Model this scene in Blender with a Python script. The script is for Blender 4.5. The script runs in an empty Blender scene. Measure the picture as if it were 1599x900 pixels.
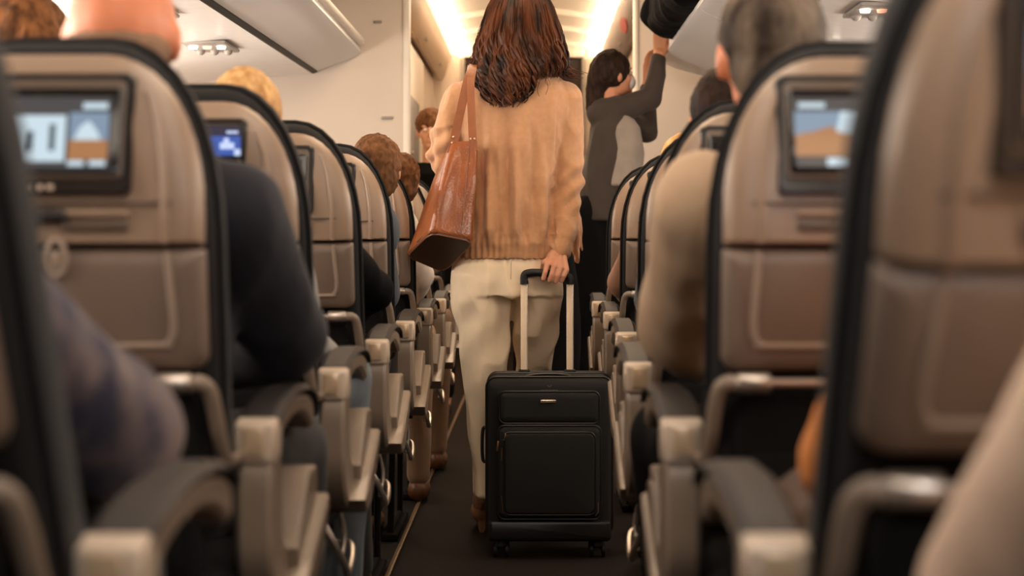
import bpy, bmesh, math, random
from mathutils import Vector, Matrix, Euler, noise, Quaternion
random.seed(7)
PI = math.pi
S = bpy.context.scene
C = S.collection
# ------------------------------------------------------------------ camera
FPX = 2640.0                       # focal length in pixels of the 1599 wide frame
VX, VY = 834.0, 368.0              # where the aisle vanishes
H = 0.92                           # camera height
cd = bpy.data.cameras.new('camera'); cam = bpy.data.objects.new('camera', cd); C.objects.link(cam)
S.camera = cam
cam.location = (0, 0, H); cam.rotation_euler = (PI/2, 0, 0)
cd.sensor_width = 36.0; cd.lens = FPX*36/1599
cd.shift_x = -(VX-799.5)/1599; cd.shift_y = -(450-VY)/1599
cd.clip_start = 0.05; cd.clip_end = 60
cd.dof.use_dof = True; cd.dof.focus_distance = 5.0; cd.dof.aperture_fstop = 3.6
# ------------------------------------------------------------------ light and exposure
S.view_settings.view_transform = 'Standard'; S.view_settings.look = 'None'
S.view_settings.exposure = -0.05; S.view_settings.gamma = 1.0
S.view_settings.use_curve_mapping = False
w = bpy.data.worlds.new('world'); S.world = w; w.use_nodes = True
w.node_tree.nodes['Background'].inputs[0].default_value = (1.0, .82, .66, 1)
w.node_tree.nodes['Background'].inputs[1].default_value = 0.015
def area(name, loc, rot, sx, sy, power, col):
    l = bpy.data.lights.new(name, 'AREA'); l.shape = 'RECTANGLE'; l.size = sx; l.size_y = sy
    l.energy = power; l.color = col
    o = bpy.data.objects.new(name, l); o.location = loc; o.rotation_euler = rot; C.objects.link(o); return o
WARM = (1.0, .74, .50); WARM2 = (1.0, .84, .70); NEUT = (1.0, .87, .75)
# cabin ceiling lamps along the aisle, the strips over the bins, the galley lamps
area('ceiling_lamp', (-.05, 1.2, 2.22), (0, 0, 0), .6, 3.0, 27, WARM2)
area('ceiling_lamp', (-.05, 5.0, 2.22), (0, 0, 0), .6, 3.6, 33, WARM)
area('ceiling_lamp', (-.05, 8.4, 2.22), (0, 0, 0), .7, 1.6, 26, WARM)
area('cove_lamp', (-.60, 11.6, 2.33), (PI, .55, 0), .08, 3.6, 21, WARM)
area('cove_lamp', (.49, 11.6, 2.33), (PI, -.55, 0), .08, 3.6, 21, WARM)
area('reading_fill_lamp', (-1.25, 4.2, 1.56), (0, 0, 0), .4, 5.4, 8, NEUT)
area('reading_fill_lamp', (1.1, 4.2, 1.56), (0, 0, 0), .4, 5.4, 8, NEUT)
area('window_fill', (-1.66, 3.7, 1.26), (0, -PI*.68, 0), .26, 5.4, 62, NEUT)  # unseen fills on both sides, added as window daylight to brighten bin undersides
area('window_fill', (1.56, 3.7, 1.26), (0, PI*.68, 0), .26, 5.4, 30, NEUT)
area('reading_fill_lamp', (.50, .80, 1.56), (0, 0, 0), .08, .08, 2.6, WARM)
area('reading_fill_lamp', (.24, .0, 1.56), (.95, 0, -.1), .08, .08, 5.0, (.92, .96, 1.0))  # unseen cool fill over the aisle, added to brighten the near right tray
area('entry_lamp', (-.05, -1.2, 2.1), (-.75, 0, 0), 1.2, .8, 1.5, NEUT)

def W(px, py, Y):
    return Vector(((px-VX)*Y/FPX, Y, H-(py-VY)*Y/FPX))
# ------------------------------------------------------------------ materials
def sr(r, g, b):
    f = lambda c: ((c/255)/12.92 if c/255 <= .04045 else ((c/255+.055)/1.055)**2.4)
    return (f(r), f(g), f(b), 1)
def mat(name, col, rough=.5, metal=0, var=.08, vscale=20, bump=.0, bscale=200, coat=0, kind='noise', sheen=0, col2=None, stretch=(1,1,1), spec=.5, sss=0):
    m = bpy.data.materials.new(name); m.use_nodes = True
    nt = m.node_tree; b = nt.nodes['Principled BSDF']
    b.inputs['Roughness'].default_value = rough; b.inputs['Metallic'].default_value = metal
    b.inputs['Coat Weight'].default_value = coat; b.inputs['Sheen Weight'].default_value = sheen
    b.inputs['Specular IOR Level'].default_value = spec
    if sss:
        b.inputs['Subsurface Weight'].default_value = sss
        b.inputs['Subsurface Radius'].default_value = (.012, .004, .002); b.inputs['Subsurface Scale'].default_value = 1
    tc = nt.nodes.new('ShaderNodeTexCoord'); mp = nt.nodes.new('ShaderNodeMapping')
    mp.inputs['Scale'].default_value = stretch
    nt.links.new(tc.outputs['Object'], mp.inputs[0])
    n = nt.nodes.new('ShaderNodeTexNoise'); n.inputs['Scale'].default_value = vscale; n.inputs['Detail'].default_value = 3
    nt.links.new(mp.outputs[0], n.inputs['Vector'])
    r = nt.nodes.new('ShaderNodeValToRGB'); nt.links.new(n.outputs[0], r.inputs[0])
    c2 = col2 or tuple(min(1, c*(1+var)) for c in col[:3])+(1,)
    c1 = tuple(c*(1-var) for c in col[:3])+(1,) if not col2 else col
    r.color_ramp.elements[0].position = .35; r.color_ramp.elements[1].position = .65
    r.color_ramp.elements[0].color = c1; r.color_ramp.elements[1].color = c2
    nt.links.new(r.outputs[0], b.inputs['Base Color'])
    if bump:
        if kind == 'noise':
            t = nt.nodes.new('ShaderNodeTexNoise'); t.inputs['Detail'].default_value = 2
        elif kind == 'voronoi':
            t = nt.nodes.new('ShaderNodeTexVoronoi')
        else:
            t = nt.nodes.new('ShaderNodeTexWave'); t.inputs['Distortion'].default_value = 1.5
        t.inputs['Scale'].default_value = bscale
        nt.links.new(mp.outputs[0], t.inputs['Vector'])
        bp = nt.nodes.new('ShaderNodeBump'); bp.inputs['Strength'].default_value = bump; bp.inputs['Distance'].default_value = .002
        nt.links.new(t.outputs[0], bp.inputs['Height']); nt.links.new(bp.outputs[0], b.inputs['Normal'])
    return m
def emit(name, col, st):
    m = bpy.data.materials.new(name); m.use_nodes = True; nt = m.node_tree
    b = nt.nodes['Principled BSDF']; b.inputs['Base Color'].default_value = (.02,.02,.02,1)
    b.inputs['Emission Color'].default_value = col; b.inputs['Emission Strength'].default_value = st
    b.inputs['Roughness'].default_value = .3
    return m
M = dict(
 shell=mat('seat_plastic', sr(150,127,107), .33, var=.03, bump=.15, bscale=500),
 shell_shaded=mat('tray_plastic_shaded', sr(122,105,92), .45, var=.03, bump=.15, bscale=500),  # same plastic as the shell, darkened to paint in the shade lower down
 ridge=mat('tray_rim', sr(158,140,124), .35, var=.02),
 fabric=mat('black_upholstery', sr(19,18,19), .75, var=.15, bump=.4, bscale=350, sheen=.05, spec=.2),
 dark=mat('dark_cavity', sr(8,8,8), .9, spec=.2, var=.2),
 pad=mat('arm_pad', sr(34,29,26), .5, var=.08, bump=.3, bscale=250),
 armgrey=mat('arm_plastic', sr(136,120,104), .38, var=.03),
 capm=mat('arm_cap_plastic', sr(196,178,158), .3, var=.03),
 plate=mat('champagne_plate', sr(208,182,150), .28, metal=.35, var=.03),
 metal=mat('brushed_metal', sr(190,178,165), .3, metal=.75, var=.05),
 bezel=mat('monitor_rim', sr(20,18,18), .3, var=.1),
 bezel2=mat('monitor_surround', sr(92,78,66), .4, var=.05),
 black=mat('black_glass', sr(8,8,9), .15, var=.1),
 wallc=mat('cabin_panel', sr(214,200,186), .5, var=.015, vscale=3, bump=.05, bscale=60),
 binc=mat('bin_plastic', sr(226,224,224), .38, var=.01, vscale=2),
 psu=mat('service_panel', sr(232,228,226), .16, var=.02),
 ceil=mat('ceiling_panel', sr(236,226,212), .45, var=.01),
 trim=mat('grey_trim', sr(150,142,134), .45, var=.04),
 carpet=mat('dark_carpet', sr(32,25,20), .95, spec=.2, var=.25, vscale=120, bump=.8, bscale=500),
 track=mat('floor_track', sr(120,98,74), .4, metal=.4, var=.1),
 rubber=mat('black_rubber', sr(14,14,15), .6, var=.1),
)
M['white_l'] = emit('screen_white', sr(205,225,235), 1.0)
M['blue_l'] = emit('screen_blue', sr(60,100,170), .9)
M['sky_l'] = emit('screen_sky', sr(140,165,190), .8)
M['rock_l'] = emit('screen_rock', sr(190,130,80), .8)
M['grey_l'] = emit('screen_grey', sr(88,86,90), .55)
M['dim_l'] = emit('screen_dim', sr(60,70,80), .35)
M['ink_l'] = emit('screen_ink', sr(90,110,125), .6)
# ------------------------------------------------------------------ object helpers
def wloc(o):
    v = Vector((0, 0, 0))
    while o is not None: v += o.location; o = o.parent
    return v
def link(name, me, m, parent=None, origin=None, smooth=True, auto=None):
    """mesh in world coordinates -> object whose origin is `origin` (or its parent's)"""
    o = bpy.data.objects.new(name, me)
    base = Vector(origin) if origin is not None else (wloc(parent) if parent else None)
    if base is None:
        if me.vertices:
            xs = [v.co.x for v in me.vertices]; ys = [v.co.y for v in me.vertices]; zs = [v.co.z for v in me.vertices]
            base = Vector(((min(xs)+max(xs))/2, (min(ys)+max(ys))/2, min(zs)))
        else: base = Vector()
    me.transform(Matrix.Translation(-base))
    if parent: o.parent = parent; o.location = base-wloc(parent)
    else: o.location = base
    C.objects.link(o)
    ms = m if isinstance(m, (list, tuple)) else [m]
    for x in ms:
        me.materials.append(x)
    if smooth:
        for p in me.polygons: p.use_smooth = True
    if auto:
        me.set_sharp_from_angle(angle=auto)
    return o
def obj(name, bm, m, parent=None, origin=None, smooth=True, auto=math.radians(40)):
    bmesh.ops.recalc_face_normals(bm, faces=bm.faces)
    me = bpy.data.meshes.new(name); bm.to_mesh(me); bm.free()
    return link(name, me, m, parent, origin, smooth, auto)
def tag(o, label, cat, group=None):
    o['label'] = label; o['category'] = cat
    if group: o['group'] = group
    return o
def thing(name, label, cat, loc, group=None):
    o = bpy.data.objects.new(name, None); C.objects.link(o); o.location = loc; o.empty_display_size = .1
    return tag(o, label, cat, group)
def struct(name, bm, m, **k):
    o = obj(name, bm, m, **k); o['kind'] = 'structure'; return o
def B(): return bmesh.new()
def bx(bm, c, s, bev=0, seg=2, rot=None):
    r = bmesh.ops.create_cube(bm, size=1)
    vs = r['verts']
    bmesh.ops.scale(bm, vec=s, verts=vs)
    if bev:
        es = list({e for v in vs for e in v.link_edges})
        q = bmesh.ops.bevel(bm, geom=es, offset=min(bev, min(s)*.49), segments=seg, profile=.5, affect='EDGES')
        vs = list({v for f in q['faces'] for v in f.verts} | {v for v in vs if v.is_valid})
    if rot: bmesh.ops.rotate(bm, cent=(0,0,0), matrix=Euler(rot).to_matrix(), verts=vs)
    bmesh.ops.translate(bm, vec=c, verts=vs)
    return vs
def ringface(bm, rings, closed=True, caps=(True, True)):
    vr = [[bm.verts.new(p) for p in r] for r in rings]
    n = len(vr[0])
    for a, b in zip(vr, vr[1:]):
        for i in range(n if closed else n-1):
            j = (i+1) % n
            bm.faces.new((a[i], a[j], b[j], b[i]))
    if caps[0]: bm.faces.new(vr[0][::-1])
    if caps[1]: bm.faces.new(vr[-1])
    return vr
def frames(pts):
    pts = [Vector(p) for p in pts]; T = []
    for i in range(len(pts)):
        a = pts[max(0, i-1)]; b = pts[min(len(pts)-1, i+1)]
        t = b-a
        T.append(t.normalized() if t.length > 1e-9 else Vector((0, 0, 1)))
    up = Vector((0, 0, 1)) if abs(T[0].z) < .9 else Vector((1, 0, 0))
    n = T[0].cross(up).normalized(); N = [n]
    for i in range(1, len(pts)):
        n = N[-1]-T[i]*N[-1].dot(T[i]); n = n.normalized() if n.length > 1e-6 else T[i].orthogonal().normalized(); N.append(n)
    return pts, T, N
def tube(bm, pts, r, n=8, sq=1.0, loop=False, caps=True):
    P, T, N = frames(pts)
    rs = r if isinstance(r, (list, tuple)) else [r]*len(P)
    rings = []
    for p, t, nn, q in zip(P, T, N, rs):
        b = t.cross(nn)
        rings.append([p+nn*math.cos(2*PI*k/n)*q+b*math.sin(2*PI*k/n)*q*sq for k in range(n)])
    if loop:
        rings.append(rings[0]); 
        vr = [[bm.verts.new(p) for p in rr] for rr in rings[:-1]]
        vr.append(vr[0])
        for a, b2 in zip(vr, vr[1:]):
            for i in range(n): bm.faces.new((a[i], a[(i+1)%n], b2[(i+1)%n], b2[i]))
    else: ringface(bm, rings, caps=(caps, caps))
def spline(pts, k=6):
    """Catmull-Rom through pts"""
    P = [Vector(p) for p in pts]; P = [P[0]*2-P[1]]+P+[P[-1]*2-P[-2]]; out = []
    for i in range(1, len(P)-2):
        for j in range(k):
            t = j/k; a, b, c, d = P[i-1:i+3]
            out.append(.5*((2*b)+(c-a)*t+(2*a-5*b+4*c-d)*t*t+(3*b-a-3*c+d)*t**3))
    out.append(P[-2]); return out
def rrect(hw, z0, z1, rt=.02, rb=.02, n=6, ex=None, rtz=None):
    """rounded rectangle outline as (x, z), top corner radii rt(x), rtz(z)"""
    rtz = rtz or rt; pts = []
    for cx, cz, rx, rz, a0 in ((hw-rt, z1-rtz, rt, rtz, 0), (-hw+rt, z1-rtz, rt, rtz, 90), (-hw+rb, z0+rb, rb, rb, 180), (hw-rb, z0+rb, rb, rb, 270)):
        for k in range(n+1):
            a = math.radians(a0+90*k/n); pts.append((cx+rx*math.cos(a), cz+rz*math.sin(a)))
    return pts
def plate(bm, fn, levels, cx=0):
    """stack of outlines fn(inset) at depths y, closed at both ends"""
    ringface(bm, [[Vector((x+cx, y, z)) for x, z in fn(i)] for i, y in levels])
def extr(bm, prof, x0, x1, bev=.004):
    """closed (y,z) profile extruded along x with softened rims"""
    n = len(prof); cy = sum(p[0] for p in prof)/n; cz = sum(p[1] for p in prof)/n
    def inset(d):
        out = []
        for i in range(n):
            a = Vector(prof[i-1]); b = Vector(prof[i]); c = Vector(prof[(i+1) % n])
            e1 = (b-a).normalized(); e2 = (c-b).normalized()
            n1 = Vector((-e1.y, e1.x)); n2 = Vector((-e2.y, e2.x)); m = (n1+n2)
            m = m.normalized() if m.length > 1e-6 else n1
            out.append(b+m*d*sgn)
        return out
    ar = sum(prof[i-1][0]*prof[i][1]-prof[i][0]*prof[i-1][1] for i in range(n)); sgn = 1 if ar > 0 else -1
    ins = inset(bev); d = bev if x1 > x0 else -bev
    ringface(bm, [[Vector((x, p[0], p[1])) for p in pr] for x, pr in ((x0, ins), (x0+d, prof), (x1-d, prof), (x1, ins))])
def smooth2(prof, k=4):
    """closed Catmull-Rom of 2D profile"""
    P = [Vector(p) for p in prof]; n = len(P); out = []
    for i in range(n):
        a, b, c, d = P[i-1], P[i], P[(i+1) % n], P[(i+2) % n]
        for j in range(k):
            t = j/k; v = .5*((2*b)+(c-a)*t+(2*a-5*b+4*c-d)*t*t+(3*b-a-3*c+d)*t**3); out.append((v.x, v.y))
    return out
def copy_tree(o, parent=None):
    c = o.copy(); C.objects.link(c); c.parent = parent
    for ch in kids.get(o, []): copy_tree(ch, c) if False else kids.setdefault(c, []).append(copy_tree(ch, c))
    return c
kids = {}
def index_kids(root):
    for ch in root.children: kids.setdefault(root, []).append(ch); index_kids(ch)
# ------------------------------------------------------------------ the setting
YL, YR, YE = 7.3, 8.2, 13.2        # left bulkhead, right bulkhead, end of the cabin
bm = B(); bx(bm, (-.05, 6.0, -.03), (3.8, 15.2, .06)); struct('floor', bm, M['carpet'], smooth=False)
def vault(x): return 2.36+.085*math.cos(min(1, max(-1, (x+.055)/.605))*PI/2)
bm = B(); ys = [-1.4, 3, 7, 10, 13.3]; xs = [-.66+1.21*i/16 for i in range(17)]
g = [[bm.verts.new((x, y, vault(x))) for x in xs] for y in ys]; g2 = [[bm.verts.new((x, y, vault(x)+.03)) for x in xs] for y in ys]
for i in range(4):
    for j in range(16):
        bm.faces.new((g[i][j], g[i][j+1], g[i+1][j+1], g[i+1][j])); bm.faces.new((g2[i][j], g2[i+1][j], g2[i+1][j+1], g2[i][j+1]))
for x0, x1 in ((-1.86, -.66), (.55, 1.76)):
    bx(bm, ((x0+x1)/2, 5.95, 2.375), (x1-x0, 14.7, .03))
struct('ceiling', bm, M['ceil'])
for k, y in enumerate([1.1+.85*i for i in range(15)]):
    bm = B(); ringface(bm, [[Vector((x, y-.03, vault(x)+.005)), Vector((x, y-.012, vault(x)-.034)), Vector((x, y+.012, vault(x)-.034)), Vector((x, y+.03, vault(x)+.005))] for x in xs])
    struct('trim_%d' % (k+1), bm, M['ceil'])
for side, x in (('left', -1.86), ('right', 1.76)):
    bm = B(); ringface(bm, [[Vector((x+s*.05*(-1 if x < 0 else 1), y, z)) for s, z in ((0, 0), (.6, .8), (0, 1.5), (-2.5, 2.1), (-4, 2.4), (-4+.4, 2.42), (1, 2.42), (1.6, .8), (1, 0))] for y in (-1.5, 13.4)])
    struct('wall_'+side, bm, M['wallc'])
bm = B(); bx(bm, ((-.558-1.9)/2, YL+.03, 1.2), (1.9-.558, .06, 2.4), .008)
fl = struct('wall_front_left', bm, M['wallc'])
bm = B(); bx(bm, (-.552, YL+.03, 1.19), (.03, .085, 2.38), .01); struct('trim_20', bm, M['ceil'])
bm = B(); bx(bm, ((.50+1.8)/2, YR+.03, 1.2), (1.3, .06, 2.4), .008); struct('wall_front_right', bm, M['wallc'])
bm = B(); bx(bm, (.495, YR+.03, 1.19), (.025, .08, 2.38), .01); struct('trim_21', bm, M['ceil'])
# far corridor walls and the end wall with its dark galley opening
bm = B(); bx(bm, (-.80, (YL+YE)/2+.05, 1.2), (.05, YE-YL, 2.4)); struct('wall_corridor_left', bm, M['wallc'])
bm = B(); bx(bm, (.66, (YR+YE)/2+.05, 1.2), (.05, YE-YR, 2.4)); struct('wall_corridor_right', bm, M['wallc'])
bm = B()
bx(bm, (-.70, YE, 1.2), (.30, .06, 2.4), .01); bx(bm, (.53, YE, 1.2), (.28, .06, 2.4), .01); bx(bm, (-.08, YE, 2.375), (1.0, .06, .13), .01)
struct('wall_end', bm, M['wallc'])
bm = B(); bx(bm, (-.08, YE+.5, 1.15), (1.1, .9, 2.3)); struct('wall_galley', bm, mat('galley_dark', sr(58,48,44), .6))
for x in (-.555, .39):
    bm = B(); bx(bm, (x, YE-.035, 1.15), (.035, .03, 2.3), .006); struct('trim_%d' % (22 if x < 0 else 23), bm, M['trim'])
# floor strips beside the aisle and a wide aisle mat
for x, n in ((-.395, 30),):
    bm = B(); bx(bm, (x, 6, .004), (.014, 15, .008), .003); struct('trim_%d' % n, bm, M['track'])
# overhead bins: long shells with a lip, a tapering run of service panels under them
def bin_run(label, s, lip, inn, y0, y1, dx):
    root = thing('overhead_bin', label, 'overhead bin', (s*1.0, (y0+y1)/2, 1.62), None)
    bm = B(); rings = []
    for k in range(9):
        y = y0+(y1-y0)*k/8; t = (y-y0)/(y1-y0); xi = inn+dx*(1-t)
        prof = [(xi, 1.622), (xi-.015, 1.632), (lip+.07, 1.672), (lip+.02, 1.694), (lip, 1.712), (lip+.006, 1.735), (lip+.03, 1.75), (lip+.10, 1.86), (lip+.30, 2.12), (1.60, 2.14), (1.62, 1.62)]
        rings.append([Vector((s*x, y, z)) for x, z in prof])
    ringface(bm, rings); obj('bin_shell', bm, M['binc'], root)
    bm = B(); tube(bm, [(s*(lip-.004), y0+.02, 1.752), (s*(lip-.004), y1-.02, 1.752)], .017, 10); obj('grab_rail', bm, M['ceil'], root)
    bm = B(); ringface(bm, [[Vector((s*(xi+a), y, z)) for a, z in ((-.012, 1.6335), (-.012, 1.624), (.006, 1.617), (.006, 1.6265))] for y, xi in ((y0, inn+dx), (y1-.01, inn))]); obj('edge_seal', bm, M['rubber'], root)
    # hinge blocks on the rail
    for y in (y0+1.2, y0+2.6, y1-1.5):
        bm = B(); bx(bm, (s*(lip+.012), y, 1.775), (.05, .12, .05), .01); obj('hinge_block', bm, M['trim'], root)
    return root
bin_run('long pale overhead bin above the left seats', -1, .747, .945, -1.0, YL-.01, .13)
bin_run('long pale overhead bin above the right seats with its near part shut', 1, .57, .80, -1.0, 5.85, .05)
def service(label, s, inn, y0, y1, dx):
    root = thing('service_panel', label, 'service panel', (s*1.25, (y0+y1)/2, 1.6), None)
    bm = B(); ringface(bm, [[Vector((s*x, y, z)) for x, z in ((inn+d+.01, 1.617), (inn+d+.25, 1.600), (1.62, 1.57), (1.62, 1.61), (inn+d+.01, 1.6195))] for y, d in ((y0, dx), (y1, 0))])
    obj('panel', bm, M['psu'], root)
    for i in range(7):
        y = y0+1.2+i*.98
        d = dx*(1-(y-y0)/(y1-y0))
        bm = B(); bx(bm, (s*(inn+d+.20), y, 1.600), (.16, .30, .012), .005); u = obj('lamp_unit', bm, M['trim'], root)
        for k in range(3):
            bm = B(); bmesh.ops.create_cone(bm, cap_ends=True, segments=16, radius1=.014, radius2=.017, depth=.012, matrix=Matrix.Translation((s*(inn+d+.15+.05*k), y-.06, 1.591)))
            obj('reading_light', bm, M['lampw'] if k != 1 else M['lampo'], u)
            bm = B(); bmesh.ops.create_uvsphere(bm, u_segments=10, v_segments=6, radius=.016, matrix=Matrix.Translation((s*(inn+d+.15+.05*k), y+.08, 1.592)))
            obj('air_nozzle', bm, M['trim'], u)
M['glow'] = emit('daylight_pane', (.9, .95, 1, 1), 3)
M['lampw'] = emit('lamp_white', (1, .86, .7, 1), 16); M['lampo'] = emit('lamp_orange', (1, .35, .2, 1), 3.5)
service('service panel with reading lights under the left overhead bin', -1, .945, -1.0, YL-.02, .13)
service('service panel with reading lights under the right overhead bin', 1, .80, -1.0, YR-.02, .11)
# cabin windows along both side walls
n = 0
for s in (-1, 1):
    for k in range(7):
        n += 1; y = 1.2+.86*k; x = -1.835 if s < 0 else 1.735
        loop = rrect(.115, 1.02, 1.36, .10, .10, 6, rtz=.12)
        bm = B(); ringface(bm, [[Vector((x+s*dx, y+a*f, 1.19+(b-1.19)*f)) for a, b in loop] for dx, f in ((.03, 1.22), (-.012, 1.2), (-.018, 1.12), (.0, 1.0))], caps=(True, False)); fr = struct('window_%d' % n, bm, M['ceil'])
        bm = B(); ringface(bm, [[Vector((x+s*dx, y+a, b)) for a, b in loop] for dx in (.004, .001)]); obj('pane', bm, M['glow'], fr)
# glow strips added by the side walls to throw glare on the service panels
for s, x, lab in ((-1, -1.66, 'added glare strip along the left window wall'), (1, 1.56, 'added glare strip along the right window wall')):
    bm = B(); bx(bm, (x, 4.0, 1.545), (.05, 6.3, .03), .008); tag(obj('glare_strip', bm, emit('strip_glow', (1, .84, .66, 1), 18)), lab, 'light')
# cove strips beside the far ceiling
for s, x, lab in ((-1, -.645, 'glowing cove strip at the left edge of the far vaulted ceiling'), (1, .535, 'glowing cove strip at the right edge of the far vaulted ceiling')):
    bm = B(); bx(bm, (x, 11.5, 2.335), (.03, 3.3, .02), .006); tag(obj('cove_light', bm, emit('cove_glow', (1, .80, .55, 1), 1.6)), lab, 'light')
# far bins: fascias beside the vaulted ceiling
def fascia(label, s, x0, y0, y1, m):
    root = thing('overhead_bin', label, 'overhead bin', (s*x0, (y0+y1)/2, 2.0), None)
    bm = B(); ringface(bm, [[Vector((s*x, y, z)) for x, z in ((x0, 2.345), (x0+.015, 2.26), (x0+.055, 2.14), (x0+.075, 2.12), (x0+.12, 2.14), (x0+.14, 2.345))] for y in (y0, y1)])
    obj('bin_door', bm, m, root)
    for k in range(3):
        y = y0+(y1-y0)*(k+.5)/3
        bm = B(); bx(bm, (s*(x0+.045), y, 2.165), (.02, .12, .02), .005); obj('latch', bm, M['trim'], root)
    return root
fascia('beige overhead bins lining the far corridor on the left', -1, .64, 8.3, 13.1, mat('far_bin_beige', sr(200,176,150), .4))
rb = fascia('grey overhead bins with a red oval sticker in the far corridor', 1, .515, 8.9, 13.1, mat('far_bin_grey', sr(150,138,132), .4))
bm = B()
def fx(z): return .515+(.015*(2.345-z)/.085 if z > 2.26 else .015+.04*(2.26-z)/.12)
vs = [bm.verts.new((fx(2.20+.045*math.sin(a))-.002, 10.3+.24*math.cos(a)+.05*math.sin(a), 2.20+.045*math.sin(a))) for a in [2*PI*k/28 for k in range(28)]]
bm.faces.new(vs); r = bmesh.ops.extrude_face_region(bm, geom=bm.faces[:]); bmesh.ops.translate(bm, vec=(-.006, 0, 0), verts=[v for v in r['geom'] if isinstance(v, bmesh.types.BMVert)])
obj('red_sticker', bm, mat('sticker_red', sr(190,40,30), .4), rb)
# open end of the right bin: raised door, shelf floor
root = thing('open_overhead_bin', 'open overhead bin above the reaching person, holding a black bag', 'overhead bin', (.9, 6.74, 1.7))
bm = B(); ringface(bm, [[Vector((x, y, z)) for x, z in ((.80+d, 1.622), (.785+d, 1.632), (.64, 1.672), (.59, 1.694), (.57, 1.712), (.576, 1.738), (.592, 1.736), (.61, 1.712), (.80, 1.665), (1.60, 1.66), (1.62, 1.62))] for y, d in ((5.86, .012), (7.62, 0))]); obj('bin_floor', bm, M['binc'], root)
bm = B(); ringface(bm, [[Vector((xi+a, y, z)) for a, z in ((-.012, 1.6335), (-.012, 1.624), (.006, 1.617), (.006, 1.6265))] for y, xi in ((5.86, .812), (7.6, .80))]); obj('edge_seal', bm, M['rubber'], root)
bm = B(); ringface(bm, [[Vector((x, y, z)) for x, z in ((.50, 2.27), (.53, 2.30), (.95, 2.34), (.95, 2.31), (.56, 2.27), (.52, 2.24))] for y in (5.9, 7.6)]); obj('door', bm, mat('bin_inside', sr(130,116,106), .5), root)
bm = B(); bx(bm, (1.1, 7.62, 1.95), (.98, .03, .50), .008); obj('side_panel', bm, M['binc'], root)
# placards and fittings on the left bulkhead
for (px, py, w_, h_, lab) in ((605, 184, .050, .012, 'small grey placard low on the cream bulkhead'), (590, 34, .035, .010, 'small grey placard near the top of the cream bulkhead')):
    p = W(px, py, YL-.006); bm = B(); bx(bm, p, (w_, .01, h_), .003)
    tag(obj('placard', bm, M['trim']), lab, 'placard')
# galley cabinet beyond the left bulkhead
root = thing('galley_cabinet', 'white galley cabinet with grey panel beyond the cream bulkhead', 'cabinet', (-.70, 9.4, 0))
bm = B(); bx(bm, (-.715, 9.4, .98), (.10, 1.6, 1.96), .01); obj('body', bm, M['ceil'], root)
bm = B(); bx(bm, (-.66, 9.25, 1.50), (.012, .8, .34), .006); obj('door', bm, mat('galley_panel_grey', sr(150,146,146), .35), root)
bm = B(); bx(bm, (-.66, 9.25, 1.05), (.012, .8, .34), .006); obj('door', bm, M['binc'], root)
for z in (1.36, 1.10):
    bm = B(); bx(bm, (-.648, 9.0, z), (.016, .06, .02), .004); obj('latch', bm, M['metal'], root)

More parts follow.
